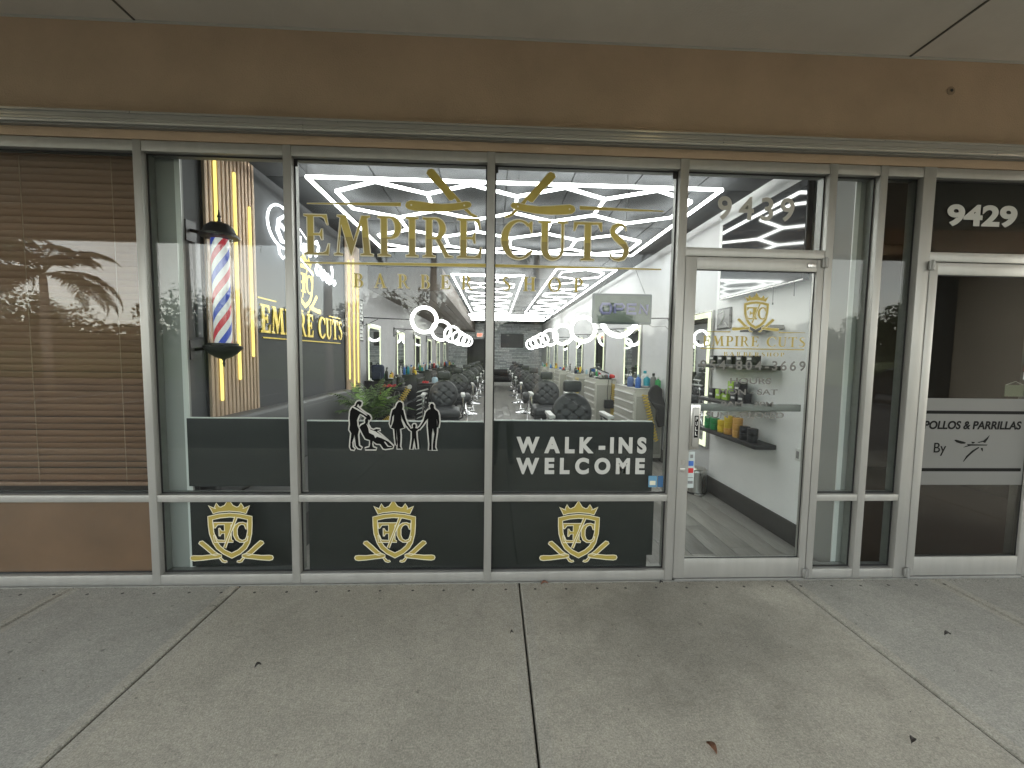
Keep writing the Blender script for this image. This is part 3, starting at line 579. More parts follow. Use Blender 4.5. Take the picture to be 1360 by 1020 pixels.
def sans_line(txt,x0,x1,z0,z1,y,m,parent,bold=.03,spaced=0,shear=0,under=None):
    gl_=glyphs(txt,bold,shear); ym=min(v.y for g in gl_ for v in g[1]); yM=max(v.y for g in gl_ for v in g[1])
    sz=(z1-z0)/(yM-ym)
    if spaced:
        ws=[g[3]*sz*spaced for g in gl_]; gap=((x1-x0)-sum(ws))/(len(gl_)-1); x=x0
    xa=min(v.x for g in gl_ for v in g[1]); xb=max(v.x for g in gl_ for v in g[1])
    for k,g in enumerate(gl_):
        mb=MB()
        if spaced:
            gx=min(v.x for v in g[1]); vs=[Vector((x+(v.x-gx)*sz*spaced,y-v.z,z0+(v.y-ym)*sz)) for v in g[1]]; x+=ws[k]+gap
        else: vs=[Vector((x0+(v.x-xa)/(xb-xa)*(x1-x0),y-v.z,z0+(v.y-ym)*sz)) for v in g[1]]
        mb.add(vs,g[2]); mb.build('letter',m,parent)
def sans_decal(label,lines,m,bold=.03,parent=None,y=YG,name='lettering_decal'):
    t=parent or thing(name,label,'decal',(0,0,0))
    for (txt,x0,x1,z0,z1,*r_) in lines:
        sans_line(txt,x0,x1,z0,z1,y,m,t,bold,r_[1] if r_ else 0)
    return t
sans_decal('silver block letters WALK-INS WELCOME on the dark board beside the door',[('WALK-INS',.158,1.062,.892,1.008,'sp',.92),('WELCOME',.158,1.055,.746,.862,'sp',.92)],SILV,.05)
sans_decal('spaced silver number 9439 on the pane above the shop door',[('9439',1.488,2.02,2.490,2.646,'sp',1.0)],SILVD,.02)
sans_decal('white number 9429 on the dark pane above the neighbouring door',[('9429',3.105,3.615,2.492,2.640)],SILV,.04)
# door 1 graphics (parts of the door)
yd=.0145
a,b=crest(None,1.772,1.748,.00079,.0035,M=frontM(0,0,yd)); 
a.build('crest_emblem',GOLD,d1); b.build('crest_outline',CREAM,d1)
layered(d1,'w',serif_word('EMPIRE CUTS',1.41,2.128,1.643,1.712,.12),frontM(0,0,yd),.0022,names=('letter','letter_outline'))
layered(d1,'w',serif_word('BARBERSHOP',1.56,1.985,1.578,1.604,.28),frontM(0,0,yd),.0008,names=('letter','letter_outline'))
mb=MB(); mb.prism([(1.40,1.623),(2.125,1.623),(2.125,1.630),(1.40,1.630)],yd-.001,yd-.0004); mb.prism([(1.40,1.737),(1.60,1.737),(1.60,1.744),(1.40,1.741)],yd-.001,yd-.0004); mb.prism([(1.94,1.737),(2.125,1.741),(2.125,1.744),(1.94,1.744)],yd-.001,yd-.0004); mb.build('gold_rule',GOLD,d1)
sans_decal('',[('954-804-3669',1.402,2.142,1.480,1.548,'sp',1.05),('HOURS',1.615,1.905,1.388,1.428),('MON - SAT',1.540,1.955,1.312,1.352),('9AM - 7PM',1.560,1.930,1.230,1.266),('SUN - CLOSED',1.455,2.01,1.150,1.192)],mat('door_vinyl',(.17,.168,.155),.6),.018,parent=d1,y=yd)
# door 2 graphics
FROST=mat('frosted_film',(.14,.14,.13),.6); 
mb=MB(); mb.box(3.022,3.80,.0125,.0145,.682,1.302); mb.build('frosted_band',FROST,d2)
mb=MB(); mb.box(3.024,3.77,.0105,.0123,1.192,1.214); mb.box(3.024,3.78,.0105,.0123,.780,.803); mb.build('black_rule',BVIN,d2)
sans_line('POLLOS & PARRILLAS',3.026,3.752,1.082,1.142,.0112,BVIN,d2,.03,0,.12)
sans_line('By',3.115,3.205,.892,.985,.0112,BVIN,d2,.003)
mb=MB()
def RP(l): return [(3.0+(x/9.714)*.0054,1.135-(y/9.714)*.0054) for x,y in l]
for i,l in enumerate([[(468,235),(490,228),(540,240),(600,255),(630,268),(610,280),(560,280),(500,262)],[(700,255),(750,258),(735,275),(712,278)],[(780,262),(860,240),(900,205),(938,168),(915,220),(885,268),(850,255),(800,268)],[(640,285),(920,290),(910,302),(700,305),(600,328),(610,320),(660,300)],[(800,322),(812,330),(740,385),(680,440),(620,510),(612,512),(650,440),(720,370)],[(832,335),(860,335),(865,380),(845,360)]]):
    mb.prism(RP(l),.0104,.0112)
mb.build('plough_emblem',BVIN,d2)
mb=MB(); mb.box(3.625,3.765,.026,.030,1.318,1.40); nb=mb.build('hanging_note',mat('pale_green_paper',(.30,.36,.25),.7),d2); mb=MB(); mb.tube([(3.63,.028,1.40),(3.70,.028,1.425),(3.76,.028,1.40)],.003,6); mb.build('hanger',WPL,nb)
for z0,z1,m in ((1.62,1.69,RED),(1.55,1.60,BLUE),(1.50,1.54,RED),(1.44,1.49,WPL),(1.9,1.94,CLEARB)): MB().box(3.735,3.785,.0135,.0150,z0,z1).build('card_sticker',m,d2)
# boards behind glass
def board(label,x0,x1,z0,z1,notch=0,y=.058):
    t=thing('window_board',label,'board',(0,0,0))
    pts=[(x0,z0),(x1-notch,z0),(x1-notch,z0+notch*2.1),(x1,z0+notch*2.1),(x1,z1),(x0,z1)] if notch else [(x0,z0),(x1-.0,z0),(x1,z1-.012),(x1-.012,z1),(x0,z1)]
    m=MB(); m.prism(pts,y,y+.012); m.build('panel',BOARD,t)
    if z1>.7: MB().box(x0,x1-.012,y+.0,y+.016,z1+.0008,z1+.008).build('top_edge',WPL,t)
    return t
board('charcoal board behind the leftmost shop pane under the barber pole',-2.07,-1.345,.64,1.108,y=.113)
board('charcoal board behind the middle pane with the silhouettes',-1.25,-.06,.62,1.102)
board('charcoal board behind the pane with the WALK-INS lettering',-.004,1.115,.62,1.112)
board('charcoal panel behind the leftmost lower crest pane',-2.07,-1.345,.0755,.585,y=.113); board('charcoal panel behind the middle lower crest pane',-1.25,-.06,.0755,.585); board('charcoal notched panel behind the lower crest pane nearest the door',-.004,1.135,.0755,.585,notch=.04)
t=thing('window_stickers','two small blue stickers at the bottom right of the WALK-INS pane','sticker',(0,0,0))
MB().box(1.085,1.145,.0448,.0460,.655,.735).build('blue_sticker',mat('sky_sticker',(.12,.28,.42),.5),t); MB().box(1.151,1.19,.0448,.0460,.655,.735).build('dark_blue_sticker',mat('navy_sticker',(.04,.12,.25),.5),t); MB().box(1.095,1.135,.0440,.0446,.67,.70).build('yellow_square',CREAM,t)
# ------------------------------------------------------------------ left neighbour window: blinds
bl=thing('window_blind','wide brown wooden blind drawn down behind the far left pane','blind',(0,0,0))
sm=MB().box(-.83,.83,-.024,.024,-.0013,.0013,b=.001).build('slat',BLIND,bl); n=0
src=sm.data; z=.70
while z<2.80:
    xc=-3.09 ; o=sm if n==0 else piece(src,'slat',(0,0,0),bl)
    o.location=(xc,.125,z); o.rotation_euler=(math.radians(-64+R.uniform(-4,4)),R.uniform(-.0016,.0016),0); z+=.0435+R.uniform(-.0015,.0015); n+=1
z=.675
for xc in (-4.75,):
    mm=MB()
    zz=.7
    while zz<2.8: mm.box(xc-.82,xc+.82,.105,.145,zz,zz+.03); zz+=.0435
    stuff(mm.build('far_slats',BLIND,bl))
MB().box(-3.92,-2.262,.10,.15,.648,.672,b=.003).build('bottom_rail',BLIND,bl); MB().box(-3.92,-2.262,.095,.155,2.79,2.85,b=.003).build('head_rail',BLIND,bl)
for x in (-3.45,-3.02,-2.46): MB().tube([(x,.094,.66),(x,.094,2.8)],.0018,5).build('ladder_cord',CORD,bl)
MB().box(-5.58,-2.255,.056,.062,.0755,.567).build('lower_panel',BFILM,bl)
# ------------------------------------------------------------------ SHOP INTERIOR
RW=2.53; LW=-2.40; YE=19.3
mb=MB(); mb.box(RW,RW+.12,.44,1.93,0,3.3); rw0=struct(mb.build('right_wall_entrance',mat('bright_white_wall',(.82,.82,.82),.85,noise=.03,scale=4,bump=.15,bscale=60)))
mb=MB(); mb.box(RW,RW+.12,1.9305,YE,0,3.3); rw=struct(mb.build('right_wall',WHITE))
MB().box(RW-.018,RW-.0005,.44,YE,.0,.187,b=.003).build('baseboard',BASEB,rw)
mb=MB(); mb.box(LW-.12,LW,3.95,YE,0,3.3); lw=struct(mb.build('left_wall',MAUVE))
mb=MB(); mb.box(-2.40,-2.15,.44,3.949,0,3.3); dw=struct(mb.build('left_feature_wall',DARKW))
mb=MB(); mb.box(-2.235,-2.155,.1705,.439,0,3.3); struct(mb.build('left_return_wall',DARKW))
mb=MB(); mb.box(-2.52,RW+.12,YE,YE+.12,0,3.3); bw_=struct(mb.build('back_wall',mat('mortar_grey',(.30,.31,.32),.9)))
mb=MB(); z=.0
while z<3.2:
    h=R.choice((.07,.085,.1,.115)); x=-2.4+R.uniform(-.3,0)
    while x<RW:
        w=R.uniform(.22,.6); mb.box(max(x,-2.4),min(x+w-.012,RW-.005),YE-R.uniform(.012,.05),YE,z,z+h-.012,mi=R.randrange(4)); x+=w
    z+=h
stuff(mb.build('stacked_stones',[mat('ledge_stone_%s'%k,c,.75,noise=.3,scale=12) for k,c in (('a',(.74,.77,.78)),('b',(.50,.54,.55)),('c',(.84,.86,.86)),('d',(.64,.67,.69)))],bw_))
# floor planks
fl=bpy.data.objects.new('shop_floor',None); col.objects.link(fl); struct(fl); fl['label']='grey wood look plank floor inside the shop'
mb=MB(); mb.box(-2.6,RW+.1,.116,YE,-.03,-.004); mb.build('subfloor',FLSUB,fl)
far=MB(); meshes={}; cnt=0
nx=26; pw=4.93/nx
for i in range(nx):
    y=.118-R.uniform(0,1.1); x0=-2.4+i*pw
    while y<YE:
        L_=1.22; ya=max(y,.118); yb=min(y+L_,YE); k=R.randrange(4)
        if yb-ya>.05:
            if (x0>-1.2 and ya<9.2 and cnt<285):
                key=(round(yb-ya,3),k)
                if key not in meshes:
                    m=MB().box(.0015,pw-.0015,0,yb-ya-.003,-.004,0,b=.0008); meshes[key]=m.build('plank',PLANK[k],fl); o=meshes[key]
                else: o=piece(meshes[key],'plank',(0,0,0),fl)
                o.location=(x0,ya,0); cnt+=1
            else: far.box(x0+.0015,x0+pw-.0015,ya,yb-.003,-.004,0,mi=k)
        y+=L_
stuff(far.build('far_planks',PLANK,fl))
# ceiling
cl=bpy.data.objects.new('shop_ceiling',None); col.objects.link(cl); struct(cl); cl['label']='dark tiled suspended ceiling inside the shop'
mb=MB(); mb.box(-2.5,RW+.1,.116,YE,3.215,3.26); mb.build('ceiling_deck',CEILG,cl)
tm=MB().box(.006,.604,.006,1.213,3.2,3.212,b=.002).build('ceiling_tile',CEIL,cl); first=True
for i in range(9):
    for j in range(16):
        x=-2.95+i*.61; y=.12+j*1.22
        if x>RW-.2 or y>YE-1.1: continue
        o=tm if first else piece(tm,'ceiling_tile',(0,0,0),cl); first=False; o.location=(x,y,0)
mb=MB(); mb.box(LW,-1.0,5.3,YE-.001,2.78,3.19); so_=struct(mb.build('dropped_soffit',BROWN),'brown dropped soffit along the left wall')
mb=MB()
for k in range(7): mb.box(LW+.02+k*.2,LW+.206+k*.2,5.29,YE-.01,2.770,2.7795)
mb.build('soffit_plank',BROWN,so_)
# header above glass inside (closes the room)
mb=MB(); mb.box(-2.6,RW+.2,.1405,.2,2.87,3.3); struct(mb.build('inner_header',DARKW))
# 9429 interior: dark room
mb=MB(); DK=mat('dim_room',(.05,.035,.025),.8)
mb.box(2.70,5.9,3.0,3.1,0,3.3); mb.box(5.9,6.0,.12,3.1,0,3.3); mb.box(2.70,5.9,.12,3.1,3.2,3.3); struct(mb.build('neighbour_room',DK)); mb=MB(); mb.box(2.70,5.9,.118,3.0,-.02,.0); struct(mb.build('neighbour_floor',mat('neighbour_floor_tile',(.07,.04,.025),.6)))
MB().box(2.963,3.84,.056,.06,2.305,2.79).build('blackout_film',BVIN,fr)
# left neighbour room
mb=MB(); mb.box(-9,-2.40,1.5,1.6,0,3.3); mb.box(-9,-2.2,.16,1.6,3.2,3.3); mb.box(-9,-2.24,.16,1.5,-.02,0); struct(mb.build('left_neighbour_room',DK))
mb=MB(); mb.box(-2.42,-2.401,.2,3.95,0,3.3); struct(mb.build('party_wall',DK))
# upper light grids
def light_grid(label,x0,x1,y0,y1,rows,z=3.1,a=.42,w=.024,border=True):
    t=thing('led_light_grid',label,'ceiling light',(0,0,z))
    def bar(p,q): 
        MB().bar((p[0],p[1],0),(q[0],q[1],0),w,.022).build('light_tube',TUBE,t)
    if border:
        for p,q in (((x0,y0),(x1,y0)),((x1,y0),(x1,y1)),((x1,y1),(x0,y1)),((x0,y1),(x0,y0))): bar(p,q)
    xs=[]; x=x0+.14
    n=int(round((x1-x0-.28)/a)); a2=(x1-x0-.28)/n
    xs=[x0+.14+a2*i for i in range(n+1)]
    y=y0+.06; amp=.25; ver=(y1-y0-.12-amp*rows)/(rows-1) if rows>1 else 0
    ph=1
    mb=MB()
    for r in range(rows):
        pts=[(xx,y+(amp if (i+ph)%2 else 0)) for i,xx in enumerate(xs)]
        for p,q in zip(pts,pts[1:]):
            if rows<=5: bar(p,q)
            else: mb.bar((p[0],p[1],0),(q[0],q[1],0),w*.55,.016)
        if r<rows-1:
            for i,xx in enumerate(xs):
                if (i+ph)%2:
                    if rows<=5: bar((xx,y+amp),(xx,y+amp+ver))
                    else: mb.bar((xx,y+amp,0),(xx,y+amp+ver,0),w*.55,.016)
        y+=amp+ver; ph+=1
    if mb.v: stuff(mb.build('hexagon_tubes',TUBE,t))
    m=MB()
    for (x,y) in ((x0,y0),(x1,y0),(x1,y1),(x0,y1),((x0+x1)/2,y0),((x0+x1)/2,y1)): m.tube([(x,y,.012),(x,y,.10)],.004,6)
    m.build('suspension_rod',CHROME,t)
light_grid('large white LED hexagon grid nearest the window',-1.66,2.07,1.07,3.59,4)
light_grid('long narrow white LED hexagon grid over the left chairs',-.83,.56,5.35,12.6,11)
light_grid('long narrow white LED hexagon grid over the right chairs',1.09,2.15,4.63,12.3,12)
light_grid('white LED hexagon grid at the far end of the shop',-1.25,2.15,13.2,15.6,4,w=.018)
# left feature wall: slats, leds
def slat_panel(label,y0,y1,n,leds):
    t=thing('slat_panel',label,'wall panel',(0,0,0))
    MB().box(-2.149,-2.140,y0,y1,1.0,3.18).build('backing',BLACK,t)
    p=(y1-y0)/n; s0=None
    for i in range(n):
        m=MB().box(-2.1395,-2.118,0,p*.62,1.02,3.18,b=.002) if s0 is None else None
        if m: s0=m.build('slat',WOOD,t); o=s0
        else: o=piece(s0,'slat',(0,0,0),t)
        o.location=(0,y0+i*p+p*.2,0)
    for y,z0,z1 in leds: MB().box(-2.118,-2.104,y-.009,y+.009,z0,z1).build('led_strip',LEDY,t)
slat_panel('oak slat wall panel with yellow light strips behind the barber pole',.44,1.09,13,[(.555,1.18,3.03),(.79,1.33,3.0),(.99,1.52,2.80)])
slat_panel('oak slat wall panel beside the potted palm at far end of dark wall',3.32,3.93,11,[(3.42,1.18,2.9),(3.62,1.05,2.95),(3.80,1.1,2.75)])
# bench along the left wall
b_=thing('banquette_bench','grey leather banquette bench along the dark logo wall','bench',(0,0,0))
MB().box(-2.148,-1.99,.30,3.12,.45,1.06,b=.035).build('backrest',LEATHG,b_); MB().box(-1.99,-1.45,.30,3.12,.30,.47,b=.03).build('seat',LEATHG,b_); MB().box(-2.14,-1.5,.32,3.10,0,.30).build('plinth',BLACK,b_)
# logo on wall (faces +x): M maps u->-? text reads left to right for viewer looking towards -x, so u runs with +y
def wallM(x): return Matrix(((0,0,1,x),(1,0,0,0),(0,1,0,0),(0,0,0,1)))
lg=thing('wall_logo','gold raised EMPIRE CUTS logo with crown and razors on the dark wall','sign',(0,0,0))
a=MB(); M=wallM(-2.143)
for i,g in enumerate(serif_word('EMPIRE CUTS',1.17,3.20,1.745,2.0,.10)): add_plate(a,g,M,0.004,0,.012)
a.build('letters',GOLDW,lg)
ca,cb=crest(None,2.08,2.03,.00205,.006,M=wallM(-2.144)); ca.build('crest_emblem',GOLDW,lg)
mb=MB(); mb.box(-2.149,-2.138,1.13,1.45,2.05,2.062); mb.box(-2.149,-2.138,2.75,3.14,2.03,2.042); mb.box(-2.149,-2.138,1.2,3.14,1.69,1.702); mb.build('rule_line',GOLDW,lg)
ns=thing('neon_sign','white neon script sign with outline glowing on the dark wall','neon sign',(0,0,0))
def NP(l,sc=1): return [(-2.12,y,z) for y,z in l]
ov=[(1.56+.27*math.cos(t)*1.0,2.80+.20*math.sin(t)) for t in [math.radians(60+ i*15) for i in range(17)]]
mb=MB(); mb.tube(NP(ov),.011,6); mb.tube(NP([(1.62,2.93),(1.50,2.86),(1.47,2.75),(1.55,2.66),(1.66,2.68),(1.70,2.74)]),.017,6); mb.tube(NP([(1.52,2.82),(1.66,2.78)]),.017,6); mb.tube(NP([(1.47,2.62),(1.50,2.53),(1.56,2.50),(1.62,2.53),(1.64,2.62)]),.011,6); mb.build('lamp_outline',NEON,ns)
def script(cur,r=.014):
    m=MB()
    for c in cur: m.tube(NP(c),r,6)
    return m
m=script([[(1.95,2.82),(1.92,2.70),(1.97,2.68),(2.03,2.76),(2.05,2.70),(2.02,2.66),(2.10,2.68),(2.15,2.76),(2.10,2.78),(2.10,2.69),(2.18,2.66),(2.25,2.74)],[(2.32,2.84),(2.36,2.88),(2.42,2.83),(2.38,2.74),(2.33,2.70)],
 [(2.38,2.64),(2.33,2.54),(2.38,2.49),(2.45,2.52),(2.46,2.60),(2.42,2.60)],[(2.50,2.58),(2.47,2.50),(2.53,2.46),(2.59,2.52),(2.56,2.58),(2.51,2.56)],[(2.62,2.56),(2.60,2.48),(2.66,2.45),(2.71,2.50),(2.68,2.56),(2.63,2.54)],[(2.80,2.68),(2.84,2.60),(2.78,2.46),(2.73,2.44),(2.72,2.50),(2.79,2.52)],[(2.90,2.52),(2.89,2.45),(2.93,2.49)]]); m.build('script_letters',NEON,ns)
m=script([[(1.88,2.92),(1.98,2.88),(2.08,2.84),(2.20,2.80)],[(1.88,2.60),(2.0,2.56),(2.12,2.52),(2.25,2.46)]],.006); m.build('underline',NEON,ns)
# barber pole
bp=thing('barber_pole','red white and blue striped barber pole with black caps in the window','barber pole',(-1.93,.30,0))
def stripes():
    n=40; zs=40; z0,z1=1.622,2.345; r=.055; m=MB(); vs=[];fs=[];mi=[]
    NA=48; NZ=72
    for k in range(NZ+1):
        for j in range(NA):
            a=2*PI*(j/NA)+ k/NZ*(z1-z0)/.26*PI*1.0   # twisted grid follows the stripes
            vs.append((r*math.cos(a),r*math.sin(a),z0+(z1-z0)*k/NZ))
    for k in range(NZ):
        for j in range(NA):
            c=(j*8//NA)%4; q={0:1,1:0,2:2,3:0}[c]
            m_=[k*NA+j,k*NA+(j+1)%NA,(k+1)*NA+(j+1)%NA,(k+1)*NA+j]; m.add([],[],0); m.f.append(m_); m.mi.append(q); m.sm.append(True)
    m.v=vs; return m
wh=mat('pole_white',(.75,.75,.74),.3,emit=(1,1,.98),es=.03); rd=mat('pole_red',(.55,.03,.06),.3,emit=(.8,.05,.08),es=.03); blu=mat('pole_blue',(.04,.08,.45),.3,emit=(.05,.1,.7),es=.03)
stripes().build('striped_cylinder',[wh,rd,blu],bp)
GC=glassmat('pole_cover',(.97,.97,.97),.05,0)
MB().lathe([(.082,1.62),(.082,2.35)],n=24).build('clear_cover',GC,bp)
MB().lathe([(.095,2.350),(.122,2.356),(.122,2.372),(.104,2.385),(.088,2.425),(.060,2.450),(.020,2.462),(.010,2.468),(.008,2.49),(.014,2.50),(.008,2.51),(.003,2.545)],n=10).build('top_cap',BLACK,bp)
MB().lathe([(.003,1.45),(.010,1.475),(.006,1.49),(.012,1.505),(.05,1.52),(.085,1.545),(.12,1.585),(.12,1.60),(.095,1.606),(.095,1.62)],n=10).build('bottom_cap',BLACK,bp)
mb=MB(); mb.tube([(-.11,.02,2.385),(-.22,.02,2.41)],.012); mb.tube([(-.115,.02,1.585),(-.22,.02,1.57)],.012); mb.box(-.222,-.205,-.03,.07,2.33,2.47); mb.box(-.222,-.205,-.03,.07,1.5,1.64); mb.build('wall_bracket',BLACK,bp)
MB().box(-.192,-.168,.0,.05,1.66,2.32,b=.004).build('back_plate',mat('back_plate_steel',(.16,.17,.18),.4,.3),bp)
# ------------------------------------------------------------------ right wall furniture near the door
tv=thing('wall_tv','large black television mounted high on the right wall by the door','television',(0,0,0))
MB().box(2.44,2.49,.48,1.71,2.19,2.99,b=.004).build('casing',BLACK,tv); MB().box(2.4375,2.4395,.492,1.698,2.205,2.978).build('screen',TVS,tv)
MB().box(2.436,2.4395,.482,1.708,2.191,2.201).build('bottom_bezel',STEEL,tv); MB().box(2.4905,2.5295,.9,1.3,2.4,2.8).build('wall_mount',BLACK,tv)
mb=MB(); mb.tube([(2.46,.86,2.19),(2.462,.86,2.06)],.003,5); mb.lathe([(.006,0),(.006,.02)],(2.462,.86,2.04),8); mb.tube([(2.46,.6,2.19),(2.462,.6,2.08)],.003,5); mb.build('cable',BLACK,tv)
def mirror(y0,y1,z0,z1,side,label,src=None):
    t=thing('lit_mirror',label,'mirror',(0,0,0),group='lit mirrors on the '+('right' if side>0 else 'left')+' wall')
    X=RW if side>0 else LW; s=-side
    def bx(a,b,*r,**k): 
        lo,hi=sorted((X+s*a,X+s*b)); return MB().box(lo,hi,*r,**k)
    bx(.001,.030,y0,y1,z0,z1).build('frame',STEEL,t)
    bx(.0305,.034,y0+.012,y1-.012,z0+.012,z1-.012).build('mirror_glass',MIRROR,t)
    m=MB(); e=.062
    def b2(*r): lo,hi=sorted((X+s*.0345,X+s*.037)); m.box(lo,hi,*r)
    b2(y0+.02,y0+e+.02,z0+.02,z1-.02); b2(y1-e-.02,y1-.02,z0+.02,z1-.02); b2(y0+e+.02,y1-e-.02,z0+.02,z0+e+.02); b2(y0+e+.02,y1-e-.02,z1-e-.02,z1-.02)
    m.build('light_border',LEDM,t); return t
ORD=['first','second','third','fourth','fifth','sixth','seventh','eighth']
for i in range(7):
    y=1.95+i*2.33; mirror(y,y+.88,.50,2.115,1,'tall lit mirror, %s along the right wall from the door'%ORD[i])
for i in range(6):
    y=5.15+i*2.33; mirror(y,y+.88,.42,2.13,-1,'tall lit mirror, %s along the left wall from the window'%ORD[i])
def shelf(y0,y1,z,lab,d=.20):
    return tag(MB().box(RW-d,RW-.001,y0,y1,z-.04,z,b=.003).build('wall_shelf',mat('black_shelf',(.03,.028,.028),.45),None),lab,'shelf')
shelf(.80,1.87,.79,'black floating shelf with stacked pomade jars nearest the door'); shelf(.85,1.86,1.13,'black floating shelf behind the door push bar'); shelf(.80,1.90,1.50,'black floating shelf with black boxes behind the phone number'); shelf(.79,1.25,1.86,'short black floating shelf high under the television',.12)
def jar(x,y,z,m,lab,r=.045,h=.062):
    t=thing('pomade_jar',lab,'jar',(x,y,z),group='pomade jars on the lowest shelf')
    MB().lathe([(r*.94,0),(r,.004),(r,h*.62)],n=16).build('jar_body',m,t); MB().lathe([(r*1.03,h*.63),(r*1.03,h*.97),(r*.96,h)],n=16).build('lid',m,t); return t
cn={id(GRN):'green',id(YEL):'yellow',id(ORG):'orange',id(BLACK):'black'}
rows=[(1.72,GRN,2),(1.60,GRN,2),(1.45,YEL,2),(1.33,YEL,3),(1.18,ORG,3),(1.06,BLACK,2),(.94,BLACK,2)]
for y,m,n in rows:
    for k in range(n):
        c='orange' if (m is YEL and k==0 and y<1.4) else cn[id(m)]
        mm=ORG if c=='orange' else m
        jar(RW-.135,y,.7905+k*.0635,mm,'%s jar, level %s of the stack %s on the lowest shelf'%(c,('one','two','three')[k],{1.72:'farthest from the door',1.60:'second farthest',1.45:'third farthest',1.33:'in the middle',1.18:'third nearest',1.06:'second nearest',.94:'nearest the door'}[y]))
for k in range(5):
    t=thing('product_box','black box %s from the far end on the shelf behind the phone number'%ORD[k],'box',(RW-.10,1.72-k*.17,1.5005),group='black boxes on the upper shelf')
    MB().box(-.04,.04,-.05,.05,0,.09,b=.002).build('carton',BLACK,t); MB().box(-.0415,-.0405,-.03,.03,.05,.07).build('band',WPL,t)
for k,(y,z,m,l) in enumerate(((1.70,1.1305,BLACK,'black'),(1.56,1.1305,LIME,'lime'),(1.43,1.1305,LIME,'lime green'),(1.28,1.1305,BLACK,'dark'),(1.15,1.1305,BLACK,'black front'),(1.33,1.2310,LIME,'topmost lime'),(1.22,1.2310,BLACK,'topmost black'))):
    t=thing('product_carton','%s carton on the shelf behind the door push bar, %s from the far end'%(l,ORD[k]),'box',(RW-.10,y,z),group='cartons on the middle shelf')
    MB().box(-.04,.04,-.05,.05,0,.1,b=.002).build('carton',m,t); MB().box(-.0415,-.0405,-.03,.03,.03,.05).build('print',WPL,t)
t=thing('framed_picture','black framed picture with white script beside the first lit mirror','picture',(0,0,0))
MB().box(RW-.022,RW-.001,1.60,1.86,1.88,2.11,b=.002).build('frame',BLACK,t); MB().box(RW-.0245,RW-.0225,1.615,1.845,1.895,2.095).build('print',GREYP,t)
m=MB(); m.tube([(RW-.027,1.80,2.06),(RW-.027,1.73,2.08),(RW-.027,1.71,2.03),(RW-.027,1.76,1.96),(RW-.027,1.80,1.93)],.007,6); m.tube([(RW-.027,1.69,1.95),(RW-.027,1.65,1.92)],.006,6); m.build('white_script',WPL,t)
for z0,z1,l in ((2.13,2.52,'upper'),(1.78,2.10,'lower')):
    t=thing('framed_certificate','%s of two small frames stacked on the left wall past the slats'%l,'picture',(0,0,0))
    MB().box(LW+.001,LW+.02,4.66,4.93,z0,z1,b=.002).build('frame',BLACK,t); MB().box(LW+.0205,LW+.023,4.68,4.91,z0+.02,z1-.02).build('print',WPL,t)
    m=MB()
    for k in range(4): m.box(LW+.0233,LW+.0245,4.72,4.87,z0+.05+k*.07,z0+.075+k*.07)
    m.build('text_lines',BLACK,t)
t=thing('pedal_bin','small stainless steel pedal bin against the right wall','bin',(2.36,1.90,0))
MB().lathe([(.118,.02),(.120,.25)],n=28).build('body',STEEL,t); MB().lathe([(.124,.0),(.124,.022)],n=28).build('base_ring',BLACK,t); MB().lathe([(.123,.251),(.123,.268),(.11,.285),(.06,.292)],n=28).build('lid',STEEL,t); MB().lathe([(.045,.004),(.048,.012),(.04,.016)],(-.02,-.13,0),16).build('pedal',STEEL,t)
MB().box(-.03,.03,-.155,-.10,.012,.020,b=.003).build('pedal_plate',CHROME,t)
t=tag(MB().box(RW-.008,RW-.0005,.50,.56,.72,.82,b=.002).build('wall_outlet',WPL),'white electrical outlet low on the right wall near the door','outlet')
MB().box(RW-.0105,RW-.0085,.515,.545,.74,.80).build('socket_insert',GREYP,t)
# open sign
t=thing('open_sign','unlit grey OPEN sign hanging by two wires inside the glass','sign',(0,0,0))
MB().box(.728,1.182,.345,.372,1.806,2.034,b=.018).build('panel',mat('sign_grey',(.22,.24,.25),.3),t)
MB().box(.745,1.165,.340,.3445,1.823,2.017,b=.002).build('face_plate',mat('sign_face',(.27,.30,.27),.6,noise=.15,scale=8),t)
PUR=mat('unlit_purple_tube',(.36,.34,.66),.45)
def tubes(segs,r=.011):
    m=MB()
    for s in segs: m.tube([(x,.333,z) for x,z in s],r,8)
    return m
Z0,Z1=1.885,1.952
tubes([[(.80,Z0),(.79,Z0+.02),(.79,Z1-.02),(.80,Z1),(.855,Z1),(.865,Z1-.02),(.865,Z0+.02),(.855,Z0),(.80,Z0)]]).build('letter_o',PUR,t)
tubes([[(.895,Z0),(.895,Z1),(.95,Z1),(.962,Z1-.015),(.95,Z0+.03),(.90,Z0+.03)]]).build('letter_p',PUR,t)
tubes([[(1.055,Z1),(.99,Z1),(.99,Z0),(1.055,Z0)],[(.99,(Z0+Z1)/2),(1.045,(Z0+Z1)/2)]]).build('letter_e',PUR,t)
tubes([[(1.085,Z0),(1.085,Z1),(1.14,Z0),(1.14,Z1)]]).build('letter_n',PUR,t)
m=MB(); m.tube([(.77,.36,2.034),(.90,.36,2.235),(.97,.36,2.34)],.0016,5); m.tube([(1.13,.36,2.034),(1.04,.36,2.24),(.97,.36,2.34)],.0016,5); m.tube([(.97,.36,2.34),(.97,.36,3.2)],.0016,5); m.tube([(1.16,.36,1.81),(1.20,.36,1.79),(1.30,.38,1.80),(1.42,.4,1.70)],.002,5); m.build('hanging_wire',GREYP,t)
